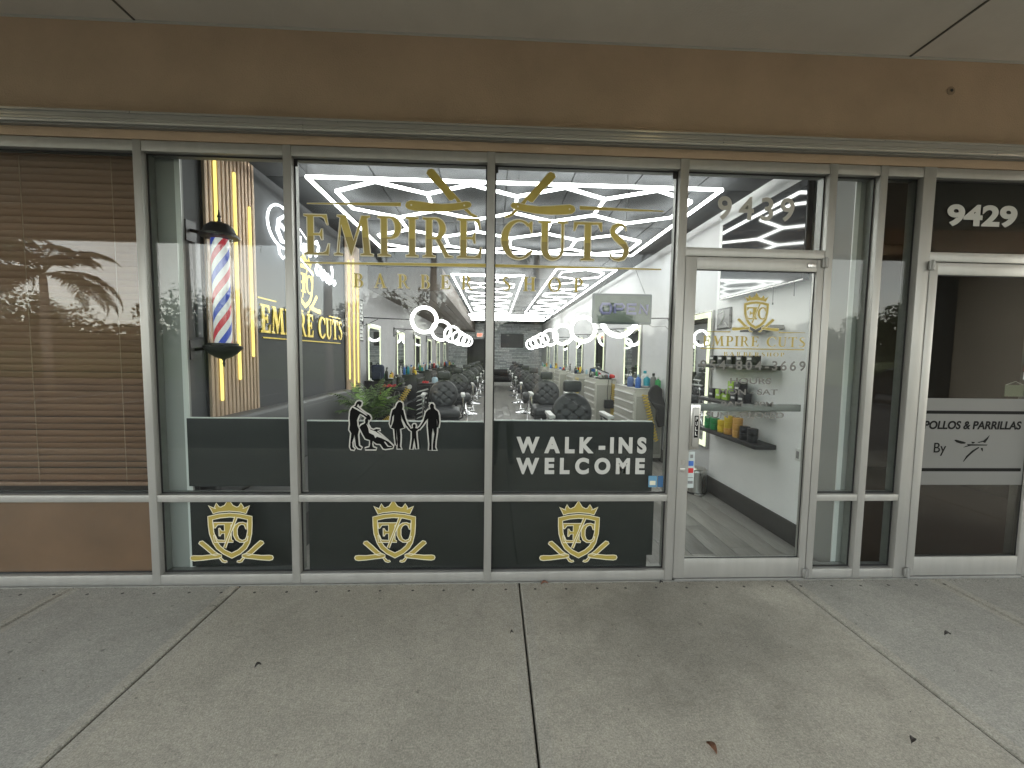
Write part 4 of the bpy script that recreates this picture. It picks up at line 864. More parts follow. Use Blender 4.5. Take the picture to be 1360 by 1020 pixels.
# ------------------------------------------------------------------ ring lights
def ring(x,y,z,label,side,grp):
    t=thing('ring_light',label,'ring light',(x,y,z),group=grp)
    r=.222; m=MB(); pts=[(r*math.cos(a),0,r*math.sin(a)) for a in [2*PI*i/40 for i in range(40)]]
    m.tube(pts,.030,8,closed=True); m.build('light_ring',RING,t)
    m=MB(); wx=(RW if side>0 else LW)-x
    m.tube([(side*.26,.02,.0),(wx-side*.02,.10,.03)],.009,6); m.tube([(side*.26,.02,.0),(side*.225,.0,0)],.008,6); m.build('bracket_arm',BLACK,t)
    lo,hi=sorted((wx-side*.02,wx-side*.001)); m=MB(); m.box(lo,hi,.07,.13,-.16,.06); m.tube([(wx-side*.02,.10,-.12),(wx-side*.28,.08,.0)],.006,6); m.build('wall_bracket',BLACK,t)
    return t
RR=[(1.57,.36,1.80),(1.585,2.51,2.053),(1.63,4.85,2.06),(1.645,7.2,2.075),(1.655,9.55,2.11),(1.68,11.9,2.12),(1.70,14.25,2.12),(1.715,16.6,2.10)]
for i,(x,y,z) in enumerate(RR[1:]): ring(x,y,z,'glowing white ring light, %s in the right row from the window'%ORD[i],1,'ring lights in the right row')
LR=[(-1.268,4.85,2.182),(-1.262,7.2,2.13),(-1.24,9.55,2.16),(-1.25,11.9,2.15),(-1.25,14.25,2.17),(-1.25,16.6,2.2)]
for i,(x,y,z) in enumerate(LR): ring(x,y,z,'glowing white ring light, %s in the left row from the window'%ORD[i],-1,'ring lights in the left row')
# ------------------------------------------------------------------ barber chairs (face -y, towards the street)
def tufted():
    m=MB(); Rr=.215; N=34; M_=10
    btn=[]
    for i in range(-3,4):
        for j in range(-4,5):
            if (i+j)%2==0:
                x,z=i*.075,j*.062
                if math.hypot(x,z)<Rr*.84: btn.append((x,z))
    vs=[];
    rings=26; seg_=64
    def dep(x,z):
        r=math.hypot(x,z)/Rr; d=.055*(1-r**4)**.5 if r<1 else 0
        for bx,bz in btn: d-=.018*math.exp(-((x-bx)**2+(z-bz)**2)/(.016**2))
        # creases between buttons on the diagonals
        u=(x/.075+z/.062)/2; w=(x/.075-z/.062)/2
        cu=abs(u-round(u)); cw=abs(w-round(w)); 
        if r<.88: d-=.006*math.exp(-(cu/.10)**2)+.006*math.exp(-(cw/.10)**2)
        return d
    vs.append((0,-dep(0,0),0))
    for k in range(1,rings+1):
        r=Rr*k/rings
        for j in range(seg_):
            a=2*PI*j/seg_; x,z=r*math.cos(a),r*math.sin(a); vs.append((x,-dep(x,z) if k<rings else 0,z))
    for j in range(seg_):
        a=2*PI*j/seg_; vs.append((Rr*math.cos(a),.05,Rr*math.sin(a)))
    vs.append((0,.07,0)); last=len(vs)-1
    fs=[(0,1+j,1+(j+1)%seg_) for j in range(seg_)]
    for k in range(rings):
        o1=1+k*seg_; o2=o1+seg_
        for j in range(seg_): fs.append((o1+j,o2+j,o2+(j+1)%seg_,o1+(j+1)%seg_))
    o1=1+rings*seg_
    for j in range(seg_): fs.append((o1+j,last,o1+(j+1)%seg_))
    m.add(vs,fs,0,True)
    return m,btn,Rr
def make_chair():
    t=thing('barber_chair','','barber chair',(0,0,0))
    m,btn,Rr=tufted(); T=Matrix.Translation((0,.18,.95))@Matrix.Rotation(math.radians(-9),4,'X')
    bk=m.xf(T).build('backrest',LEATH,t)
    mb=MB(); pts=[T@Vector((Rr*math.cos(a),.012,Rr*math.sin(a))) for a in [2*PI*i/48 for i in range(48)]]; mb.tube(pts,.006,6,closed=True); mb.build('piping',mat('piping_grey',(.09,.09,.09),.4),bk)
    mb=MB()
    for x,z in btn: p=T@Vector((x,-.028,z)); mb.lathe([(.007,-.002),(.006,.004)],p,8,axis='y')
    stuff(mb.build('buttons',LEATH,bk))
    hd=MB().box(-.10,.10,.155,.245,1.175,1.30,b=.03).build('headrest',LEATH,t); MB().box(-.015,.015,.215,.235,1.05,1.2).build('headrest_post',CHROME,hd)
    MB().box(-.245,.245,-.34,.19,.64,.765,b=.045).build('seat',LEATH,t); MB().box(-.235,.235,-.32,.19,.56,.64,b=.01).build('seat_base',BLACK,t)
    for s in (-1,1):
        x=s*.285; m=MB(); m.box(x-.03,x+.03,-.33,.04,.960,.992,b=.008); a=m.build('armrest',PALEH,t)
        m=MB(); m.tube([(x,-.23,.95),(x,-.27,.82),(x,-.21,.64),(s*.22,-.1,.60)],.014,8); m.tube([(x,.0,.95),(x,.05,.80),(s*.24,.10,.66)],.014,8); m.box(x-.02,x+.02,-.25,.02,.932,.954,b=.004); m.build('armrest_frame',CHROME,a)
    m=MB(); m.lathe([(.30,0),(.31,.012),(.28,.03),(.09,.055),(.065,.08),(.06,.40),(.09,.46),(.09,.56)],n=28); m.build('pedestal',CHROME,t)
    m=MB(); m.tube([(-.14,-.32,.60),(-.16,-.55,.32),(-.16,-.62,.2)],.014,8); m.tube([(.14,-.32,.60),(.16,-.55,.32),(.16,-.62,.2)],.014,8); m.build('footrest_arm',CHROME,t)
    MB().box(-.2,.2,-.68,-.52,.165,.195,b=.01).build('footrest',CHROME,t)
    MB().tube([(.07,.05,.46),(.28,.12,.44),(.30,.12,.46)],.01,8).build('pump_lever',CHROME,t)
    return t
ch=make_chair()
CR=[(.85,1.50),(.865,3.83),(.87,6.18),(.875,8.55),(.885,10.9),(.90,13.25),(.90,15.6)]
CL=[(-.755,3.50),(-.735,5.83),(-.72,8.2),(-.71,10.55),(-.69,12.9),(-.68,15.25)]
ch.location=(.85,1.50,0); ch['label']='round tufted dark grey barber chair nearest the window in the right row'; ch['group']='barber chairs in the right row'
for i,(x,y) in enumerate(CR[1:]): cop(ch,(x,y,0),R.uniform(-.05,.05),'round tufted dark grey barber chair, %s from the window in the right row'%ORD[i+1])
for i,(x,y) in enumerate(CL): cop(ch,(x,y,0),R.uniform(-.05,.05)+.06,'round tufted dark grey barber chair, %s from the window in the left row'%ORD[i],'barber chairs in the left row')
# ------------------------------------------------------------------ stations
def cabinet(x0,x1,y0,y1,h,side,label,m1,m2,hm):
    t=thing('tool_cabinet',label,'cabinet',((x0+x1)/2,y0,0),group='white cabinets on the right' if side>0 else 'black cabinets on the left')
    w=(x1-x0)/2; L_=y1-y0
    MB().box(-w,w,0,L_,.06,h,b=.006).build('carcass',m1,t); MB().box(-w-.008,w,-.008,L_+.008,h+.0005,h+.018,b=.004).build('top',m1,t)
    MB().box(-w+.02,w-.02,-.006,-.0005,.12,h-.10,b=.002).build('side_panel',m2,t)
    s=-1 if side>0 else 1; fx=s*w
    nz_=7; dh=(h-.14)/nz_
    for k in range(nz_):
        z=.09+k*dh
        lo,hi=sorted((fx+s*.0005,fx+s*.014)); d=MB().box(lo,hi,.03,L_-.03,z+.008,z+dh-.004,b=.002).build('drawer',m1,t)
        lo,hi=sorted((fx+s*.0145,fx+s*.034)); MB().box(lo,hi,.06,L_-.06,z+dh-.035,z+dh-.016,b=.004).build('handle',hm,d)
    for y in (.06,L_-.06):
        MB().lathe([(.03,-.012),(.03,.012)],(s*w*.7,y,.03),12,axis='x').build('caster',BLACK,t)
    return t
def coil(label,x,y,z0,x2,y2,z1,n,r=.038,m=YCOIL):
    mb=MB(); pts=[]; K=n*12
    d=Vector((x2-x,y2-y,z1-z0)).normalized(); u=d.orthogonal().normalized(); v=d.cross(u)
    for i in range(K+1):
        f=i/K; c=Vector((x+(x2-x)*f,y+(y2-y)*f,z0+(z1-z0)*f)); a=2*PI*i/12; rr=r*(1-.15*f); pts.append(c+(u*math.cos(a)+v*math.sin(a))*rr)
    mb.tube(pts,.0065,6); return tag(mb.build('coil_hose',m),label,'air hose')
def bottle(name,x,y,z,r,h,mb_,mc,lab,cat='bottle',grp=None,spray=False):
    t=thing(name,lab,cat,(x,y,z),group=grp)
    MB().lathe([(r*.9,0),(r,.006),(r,h*.62),(r*.85,h*.72),(r*.38,h*.78),(r*.36,h*.84)],n=14).build('body',mb_,t)
    if spray:
        m=MB(); m.lathe([(r*.42,h*.845),(r*.42,h*.93),(r*.2,h*.95)],n=10); m.box(-r*.3,r*.9,-.008,.008,h*.95,h*1.03); m.box(r*.35,r*.5,-.005,.005,h*.80,h*.95); m.build('trigger',mc,t)
    else: MB().lathe([(r*.45,h*.845),(r*.45,h),(r*.3,h*1.01)],n=12).build('cap',mc,t)
    return t
def clipper(x,y,z,m,lab,grp,rz=0):
    t=thing('hair_clipper',lab,'clipper',(x,y,z),rz,group=grp)
    m1=MB(); m1.box(-.022,.022,-.08,.06,0,.036,b=.014); m1.build('clipper_body',m,t); m2=MB(); m2.box(-.02,.02,.061,.082,.006,.026); m2.build('blade',CHROME,t)
    return t
HW=1.10
for i in range(6):
    y=3.24+i*2.36
    cabinet(2.08,2.50,y,y+1.02,HW-.018,1,'white drawer cabinet, %s from the window on the right side'%ORD[i],CAB,CABD,PALEH)
for i in range(6):
    y=3.62+1.35+i*2.36-.05
    cabinet(-2.36,-1.86,y,y+1.0,HW-.06,-1,'black drawer cabinet, %s from the window on the left side'%ORD[i],BLACK,BLACK,GREYP)
# named items on the nearest right cabinet
zt=HW+.001
g='bottles on the nearest right cabinet'
bottle('spray_bottle',2.16,3.36,zt,.042,.20,BLUE,CLEARB,'blue bottle at the aisle corner of the nearest right cabinet','bottle',g)
bottle('disinfectant_jar',2.13,3.62,zt,.05,.20,mat('blue_liquid',(.14,.2,.42),.2),WPL,'pale capped jar of blue liquid on nearest right cabinet','jar',g)
bottle('lotion_bottle',2.33,3.55,zt,.055,.25,WPL,TEAL,'white bottle with teal cap on nearest right cabinet by the mirror','bottle',g)
t=bottle('gel_tub',2.33,3.46,zt,.052,.20,TEAL,WPL,'teal tub in front of the white bottle on nearest right cabinet','tub',g)
bottle('green_bottle',2.44,3.30,zt,.042,.17,GRN,WPL,'green bottle near the wall on nearest right cabinet','bottle',g)
bottle('shaker',2.39,3.36,zt,.045,.22,GREYP,BLACK,'dark grey shaker beside the green bottle','shaker',g)
clipper(2.25,3.34,zt,GREYP,'grey clipper lying on front edge of nearest right cabinet',None,.9)
clipper(2.19,3.50,zt,BLACK,'black clipper lying on nearest right cabinet',None,.3)
clipper(2.2,3.86,zt,BLACK,'black clipper at the far end of nearest right cabinet',None,1.2)
coil('yellow coiled air hose hanging from the nearest right cabinet',2.20,3.19,1.02,2.36,3.10,.35,17)
coil('yellow coiled air hose hanging on the second right cabinet',2.42,5.55,1.02,2.40,5.50,.30,17)
coil('yellow coiled air hose hanging on the third right cabinet',2.16,7.93,1.02,2.18,7.9,.30,16)
# cape
def cape(pts,label,m,th=.05,loc=(0,0,0)):
    mb=MB(); n=len(pts)
    mb.prism(pts,0,th); o=mb.build('barber_cape',m,None,loc=loc); md=o.modifiers.new('b','BEVEL'); md.width=.02; md.segments=3; return tag(o,label,'cape')
cape([(2.27,1.13),(2.36,1.17),(2.44,1.10),(2.45,1.0),(2.50,.86),(2.53-.01,.68),(2.49,.56),(2.40,.54),(2.36,.66),(2.37,.80),(2.31,.86),(2.25,.95),(2.235,1.04)],'black barber cape hanging over front of nearest right cabinet',mat('black_cape',(.035,.033,.033),.6,noise=.2,scale=12),.05,(0,3.12,0))
# tray and red dryer on second cabinet, wire frame mirror
t=thing('hair_dryer','red hair dryer on the second right cabinet','hair dryer',(2.40,5.70,HW),2.2)
m=MB(); m.lathe([(.03,-.10),(.042,-.06),(.045,.04),(.032,.10)],(0,0,.06),14,axis='x'); m.build('barrel',RED,t); MB().tube([(.02,0,.05),(.05,-.10,.02)],.018,8).build('grip',RED,t); MB().lathe([(.033,.10),(.03,.14)],(0,0,.06),14,axis='x').build('nozzle',BLACK,t)
t=thing('standing_mirror','tilted black framed hand mirror standing on the second right cabinet','mirror',(2.2,6.2,HW)); 
m=MB(); c=[(-.12,.0,.02),(-.10,0,.2),(.0,0,.22),(.3,0,.1),(.3,0,.0),(-.12,0,.02)]; m.tube(c,.012,6); m.build('frame',BLACK,t); m=MB(); m.prism([(-.11,.03),(-.09,.19),(.0,.205),(.29,.09),(.29,.01)],-.003,.003); m.build('glass',MIRROR,t)
t=thing('clipper_tray','dark tray of clippers on the second right cabinet','tray',(2.28,5.72,HW)); MB().box(-.12,.12,-.12,.12,0,.022,b=.006).build('tray',BLACK,t)
for k in range(4): MB().box(-.10+k*.055,-.065+k*.055,-.05,.08,.023,.09+.02*(k%2),b=.01).build('clipper',(WPL,STEEL,GREYP,CLEARB)[k],t)
t=thing('power_adapter','black adapter box with two cords hanging on the second right cabinet','adapter',(2.33,5.50,.52)); MB().box(-.09,.09,-.05,.06,0,.17,b=.008).build('box',BLACK,t); m=MB(); m.tube([(-.03,0,.17),(-.04,.0,.35),(-.01,.03,.58)],.006,5); m.tube([(.03,0,.17),(.05,0,.35),(.06,.03,.58)],.006,5); m.build('cord',BLACK,t)
# clutter on further stations
pal=[(BLUE,WPL,'blue'),(WPL,BLUE,'white blue capped'),(RED,WPL,'red'),(GRN,WPL,'green'),(BLACK,CHROME,'black'),(YEL,BLACK,'yellow'),(CLEARB,WPL,'pale blue'),(WPL,WPL,'plain white'),(ORG,WPL,'orange'),(GREYP,BLACK,'grey'),(TEAL,WPL,'teal'),(NAVY,WPL,'navy')]
for side in (1,-1):
    for i in range(0 if side<0 else 1,6):
        y0=(3.24 if side>0 else 4.92)+i*2.36; n=9 if i<3 else 6
        used={}
        for k in range(n):
            c=pal[(k*5+i*3+(side<0)*4)%12] ; x=R.uniform(2.13,2.44) if side>0 else R.uniform(-2.28,-1.92); y=y0+.12+k*(.8/n)+R.uniform(-.02,.02)
            if side>0 and i==1 and y<6.3 : y=y0+.62+k*.04
            hgt=R.uniform(.10,.22) if side>0 else R.uniform(.12,.26)
            nmz=(HW+.001) if side>0 else HW-.04
            lab='%s bottle on the %s %s cabinet from the window'%(c[2],ORD[i],'right' if side>0 else 'left')
            used[lab]=used.get(lab,0)+1
            bottle('product_bottle',x,y,nmz,R.uniform(.028,.045),hgt,c[0],c[1],lab,'bottle','bottles on the %s cabinets'%('right' if side>0 else 'left'),spray=(k%3==0))
        for k in range(3):
            cm=(BLACK,WPL,STEEL)[k]
            clipper((2.2 if side>0 else -1.98)+R.uniform(-.05,.05),y0+.2+k*.27,(HW+.001) if side>0 else HW-.04,cm,'%s clipper lying on the %s %s cabinet from the window'%(('black','white','steel')[k],ORD[i],'right' if side>0 else 'left'),'clippers on the cabinets',R.uniform(0,3))
# left near: rolling stand with red towel and bag, hose, striped cape
zl=HW-.04
ts=thing('backpack','navy backpack standing on the nearest black left cabinet','backpack',(-2.14,4.98,zl))
MB().box(-.11,.11,-.07,.09,0,.30,b=.05).build('bag',NAVY,ts); MB().box(-.08,.08,-.11,-.071,.03,.17,b=.03).build('pocket',NAVY,ts); MB().tube([(-.03,0,.295),(0,0,.335),(.03,0,.295)],.008,6).build('carry_loop',NAVY,ts)
def towel(label,x,y,z,w,d,m,name='towel',drop=.16):
    mb=MB(); n=14; vs=[];fs=[]
    for i in range(n+1):
        for j in range(n+1):
            u=i/n-.5; v=j/n-.5; zz=z+.012+.012*math.sin(u*17+v*7)+.008*math.cos(v*23)
            if v<-.2: zz-=(-.2-v)/.3*drop; 
            if abs(u)>.36: zz-=(abs(u)-.36)*.5
            yy=y+(max(v,-.2)*d)-(.01 if v<-.2 else 0)+.006*math.sin(u*30)
            vs.append((x+u*w,yy,zz))
    for i in range(n):
        for j in range(n): a=i*(n+1)+j; fs.append((a,a+1,a+n+2,a+n+1))
    mb.add(vs,fs,0,True); o=mb.build(name,m); md=o.modifiers.new('s','SOLIDIFY'); md.thickness=.008; return tag(o,label,name)
st=thing('rolling_stand','black rolling stand with pale rim in front of the nearest left cabinet','trolley',(-1.72,4.45,0))
MB().box(-.20,.20,-.14,.18,.90,1.0,b=.01).build('tray',BLACK,st); MB().box(-.19,.19,-.13,.17,.30,.90,b=.01).build('drawer_body',BLACK,st)
MB().box(-.09,.0,-.146,-.141,.80,.84).build('name_label',WPL,st)
m=MB(); m.tube([(.03,-.16,.35),(.03,-.17,.8),(.06,-.17,.93),(.12,-.17,.93),(.15,-.17,.8),(.16,-.16,.5)],.008,6); m.build('power_cord',GREYP,st)
for sx in (-.15,.15):
    for sy in (-.09,.13): MB().tube([(sx,sy,.0),(sx,sy,.30)],.02,8).build('leg',BLACK,st)
towel('red towel draped over the rolling stand beside the palm',-1.80,4.42,1.0,.26,.30,mat('red_towel',(.45,.05,.05),.9),drop=.10)
t=thing('travel_mug','black travel mug on the rolling stand','mug',(-1.62,4.42,1.001)); MB().lathe([(.05,0),(.055,.02),(.055,.14),(.04,.17)],n=14).build('mug_body',BLACK,t); MB().lathe([(.042,.171),(.035,.20)],n=14).build('lid',GREYP,t)
coil('yellow coiled air hose hanging from the rolling stand on the left',-1.44,4.30,.99,-1.72,4.22,.50,15,.045)
coil('lower yellow coiled hose trailing to the floor on the left',-1.72,4.18,.50,-1.93,4.12,.35,10,.045)
t=tag(MB().lathe([(.038,-.01),(.038,.01)],(-1.42,4.28,1.01),18,axis='y').build('towel_roll',WPL),'round white roll at top of the left yellow hose','roll')
# striped cape: stripes as separate printed bands
sc=thing('striped_cape','black and white striped cape hanging beside the left chairs','cape',(-1.15,4.05,0))
m=MB(); m.prism([(-.10,1.04),(.12,1.06),(.09,.86),(.06,.62),(.02,.40),(-.13,.42),(-.14,.70)],0,.03); m.build('cloth',BLACK,sc)
m=MB()
for k in range(8):
    z=.98-k*.072; m.prism([(-.12,z-.05),(-.09,z-.022),(.075-.01*k,z+.03),(.08-.01*k,z+.004)],-.006,-.001)
m.build('white_stripe',WPL,sc)
# cabinet under striped stuff: black trolley next to chair
t=thing('black_trolley','black drawer trolley between the striped cape and the first left chair','trolley',(-1.22,5.0,0))
MB().box(-.2,.22,0,.4,.05,1.02,b=.01).build('drawer_body',BLACK,t); 
for z in (.88,.66,.44): MB().tube([(-.12,-.02,z),(.14,-.02,z)],.012,8).build('handle',PALEH,t)
towel('red cloth folded on the black trolley',-1.30,5.15,1.02,.14,.2,RED,'cloth',.03)
bottle('glass_jar',-1.12,5.15,1.021,.06,.14,CLEARB,BLACK,'pale blue jar on the black trolley left of the first chair','jar')
# potted palm
pp=thing('potted_palm','bushy green potted palm standing before the slatted wall end','plant',(-1.62,2.75,0))
MB().lathe([(.11,0),(.15,.02),(.17,.62),(.18,.64),(.165,.645),(.155,.61)],n=24).build('pot',mat('plant_pot',(.3,.3,.29),.5),pp)
MB().lathe([(.15,.60),(.02,.61)],n=16).build('soil',mat('soil',(.03,.02,.015),.95),pp)
def frond(base,az,L_,droop,m,n=26,ll=.16,lw=.010,rise=1.0,parent=None,name='frond',mr=.004):
    mb=MB(); pts=[]; b=Vector(base); dirh=Vector((math.cos(az),math.sin(az),0)); K=14
    el=rise; p=b.copy(); 
    for i in range(K+1):
        pts.append(p.copy()); e=el-droop*(i/K)**1.2; p=p+(dirh*math.cos(e)+Vector((0,0,math.sin(e))))*(L_/K)
    mb.tube(pts,[mr*(1-.7*i/K) for i in range(K+1)],5)
    side=dirh.cross(Vector((0,0,1)))
    for k in range(n):
        f=.18+.8*k/n; i=min(int(f*K),K-1); q=pts[i].lerp(pts[i+1],f*K-i); tdir=(pts[i+1]-pts[i]).normalized()
        l=ll*math.sin(PI*min(1,f*.9+.12))*R.uniform(.8,1.1)
        for s in (-1,1):
            d=(side*s*.85+tdir*.55+Vector((0,0,-.15+R.uniform(-.2,.2)))).normalized(); w=tdir*lw
            e_=q+d*l+Vector((0,0,-l*.25)); mid=q+d*l*.55
            mb.add([q-w*.3,q+w*.3,mid+w,e_,mid-w],[(0,1,2,3,4)],0)
    return mb.build(name,m,parent)
for k in range(22):
    az=k*2.399+R.uniform(-.2,.2); L_=R.uniform(.55,.8); frond((R.uniform(-.03,.03),R.uniform(-.03,.03),.62),az,L_,R.uniform(.9,1.6),LEAFL if k in (3,9) else LEAFI,22,.15,.008,R.uniform(.9,1.5),pp)
# ------------------------------------------------------------------ back of the shop
t=thing('back_tv','black wall television on the stone back wall','television',(0,0,0))
MB().box(.34,1.54,YE-.12,YE-.055,1.98,2.70,b=.008).build('casing',BLACK,t); MB().box(.36,1.52,YE-.124,YE-.1205,2.0,2.68).build('screen',mat('far_screen',(.02,.02,.022),.4),t)
t=thing('back_door','dark double width door at the back of the shop','door',(0,0,0))
MB().box(-1.32,-.54,YE-.10,YE-.055,0,2.40,b=.004).build('door_leaf',mat('dark_door',(.04,.037,.04),.5),t); MB().box(-1.42,-1.32,YE-.11,YE-.055,0,2.48).build('jamb',BLACK,t); MB().box(-.54,-.44,YE-.11,YE-.055,0,2.48).build('jamb',BLACK,t); MB().tube([(-.62,YE-.13,.98),(-.62,YE-.13,1.12)],.015,8).build('handle',CHROME,t)
t=thing('exit_sign','small red lettered EXIT sign above the back door','sign',(0,0,0)); MB().box(-.93,-.60,YE-.20,YE-.115,2.50,2.72,b=.005).build('sign_box',mat('exit_white',(.7,.7,.68),.4,emit=(1,.9,.8),es=.05),t); sans_line('EXIT',-.90,-.63,2.54,2.68,YE-.2035,emis('exit_red',(1,.12,.03),.25),t,.03)
t=thing('back_bench','long low black bench against the stone back wall','bench',(0,0,0)); MB().box(-.3,1.9,YE-.65,YE-.08,.18,.50,b=.03).build('seat',BLACK,t); MB().box(-.3,1.9,YE-.18,YE-.06,.50,.82,b=.03).build('backrest',BLACK,t); MB().box(-.28,1.88,YE-.62,YE-.1,0,.18).build('plinth',PALEH,t)
# ------------------------------------------------------------------ outdoors behind the viewer (seen as reflections)
def palm(x,y,h,label,cr=3.0,tr=.15,nf=20):
    t=thing('palm_tree',label,'palm tree',(x,y,-.1),group='palms along the parking lot')
    MB().tube([(0,0,0),(.02,0,h*.1),(.0,0,h*.5),(.02,0,h*.9),(0,0,h)],[tr*1.3,tr,tr*1.1,tr*.8,tr*.6],12).build('trunk',PALMT,t)
    for k in range(nf): frond((0,0,h-.1),k*2.399+R.uniform(-.2,.2),cr*R.uniform(.85,1.1),R.uniform(1.5,2.4),LEAF,44,.62,.030,R.uniform(.2,1.2),t,mr=.035)
    return t
for i,(x,y,h,l) in enumerate(((-17.3,-14,4.6,'royal palm left of the pair reflected in the blind window'),(-19.6,-13.4,5.6,'taller royal palm reflected at the far left'),(-10.6,-12,6.6,'royal palm with thick trunk reflected beside the left mullion'),(-6.2,-13,6.3,'royal palm reflected near the barber pole'),(-2.6,-15,6.8,'royal palm reflected behind the EMPIRE lettering'),(1.8,-15.5,7,'royal palm reflected left of centre'),(9,-17,7.2,'royal palm reflected near the door'))): palm(x,y,h,l)
def tree(x,y,h,r,label):
    t=thing('shade_tree',label,'tree',(x,y,-.1),group='shade trees across the parking lot')
    m=MB(); m.tube([(0,0,0),(.05,0,h*.3),(-.05,.05,h*.5)],[.22,.17,.12],8)
    for k in range(6):
        a=k*1.05; m.tube([(0,0,h*.4),(math.cos(a)*r*.4,math.sin(a)*r*.4,h*.62),(math.cos(a)*r*.7,math.sin(a)*r*.7,h*.8)],[.09,.06,.03],6)
    m.build('trunk',PALMT,t)
    m=MB(); cl_=[(R.uniform(-1,1)*r*.75,R.uniform(-1,1)*r*.75,h*.55+R.uniform(-.32,.32)*h,R.uniform(.25,.45)*r) for _ in range(18)]
    for _ in range(3200):
        c=R.choice(cl_); d=Vector((R.gauss(0,1),R.gauss(0,1),R.gauss(0,1))).normalized()*c[3]*R.uniform(.6,1.08); p=Vector(c[:3])+d
        a=Vector((R.gauss(0,1),R.gauss(0,1),R.gauss(0,1))).normalized()*.13; b=a.orthogonal().normalized()*.09
        m.add([p-a,p+b,p+a,p-b],[(0,1,2,3)])
    m.build('crown',HEDGE,t); return t
for i in range(17):
    x=-50+i*5.9+R.uniform(-1,1); tree(x,-30+R.uniform(-3,3),R.uniform(5.2,6.8),R.uniform(2.6,3.4),'broad dark shade tree, number %s from the left, reflected in the windows'%(['one','two','three','four','five','six','seven','eight','nine','ten','eleven','twelve','thirteen','fourteen','fifteen','sixteen','seventeen'][i]))
m=MB()
for _ in range(16000):
    x=R.uniform(-50,60); y=-24+R.uniform(-.6,.6); z=R.uniform(0,2.3+.5*math.sin(x*.7)+.3*math.sin(x*2.1)); p=Vector((x,y,z)); a=Vector((R.gauss(0,1),R.gauss(0,1),R.gauss(0,1))).normalized()*.16; b=a.orthogonal().normalized()*.12; m.add([p-a,p+b,p+a,p-b],[(0,1,2,3)])
m.box(-50,60,-24.5,-23.5,-.15,1.5)
stuff(m.build('hedge',HEDGE))
m=MB()
for _ in range(9000):
    x=R.uniform(-90,90); z=R.uniform(0,1)**.8*(4.6+.7*math.sin(x*.31)+.5*math.sin(x*.83)); p=Vector((x,-46+R.uniform(-2,2),z)); a=Vector((R.gauss(0,1),R.gauss(0,1),R.gauss(0,1))).normalized()*.42; b=a.orthogonal().normalized()*.32; m.add([p-a,p+b,p+a,p-b],[(0,1,2,3)])
m.box(-90,90,-48,-47,-.15,3.4)
stuff(m.build('distant_woods',HEDGE))
def car(x,y,rz,paint,label):
    t=thing('parked_car',label,'car',(x,y,-.15),rz,group='parked cars')
    prof=[(-2.25,.35),(-2.28,.65),(-2.2,.86),(-1.75,.93),(-1.15,1.0),(-.55,1.38),(-.2,1.46),(.7,1.45),(1.35,1.28),(1.8,1.02),(2.2,.96),(2.28,.7),(2.25,.35)]
    m=MB(); m.prism(prof,-.86,.86); b=m.build('body',paint,t); md=b.modifiers.new('b','BEVEL'); md.width=.09; md.segments=3
    for s in (-1,1):
        lo,hi=sorted((s*.862,s*.872)); m=MB(); m.prism([(-1.05,1.02),(-.52,1.34),(.68,1.38),(1.2,1.24),(1.5,1.04)],lo,hi); m.build('side_window',TVS,t)
        for wx in (-1.4,1.42):
            w=MB().lathe([(.33,-.11),(.34,-.09),(.34,.09),(.33,.11)],(wx,s*.80,.33),20,axis='y').build('wheel',BLACK,t); MB().lathe([(.2,-.115),(.18,.115)],(wx,s*.80,.33),14,axis='y').build('rim',STEEL,w)
    for s in (-1,1): MB().box(-2.30,-2.2,s*.6-.18,s*.6+.18,.66,.80,b=.02).build('headlight',WPL,t); MB().box(2.2,2.30,s*.62-.15,s*.62+.15,.72,.86,b=.02).build('tail_light',RED,t)
    return t
car(16.5,-12.5,PI/2,mat('car_dark',(.03,.035,.04),.25,coat=.6),'dark parked car reflected in the neighbouring door'); car(23.5,-14.5,PI/2,mat('car_silver',(.35,.36,.37),.3,.5,coat=.5),'silver parked car reflected at far right'); car(-24,-15,PI/2,mat('car_white',(.6,.6,.6),.3,coat=.5),'white parked car in the lot at left')
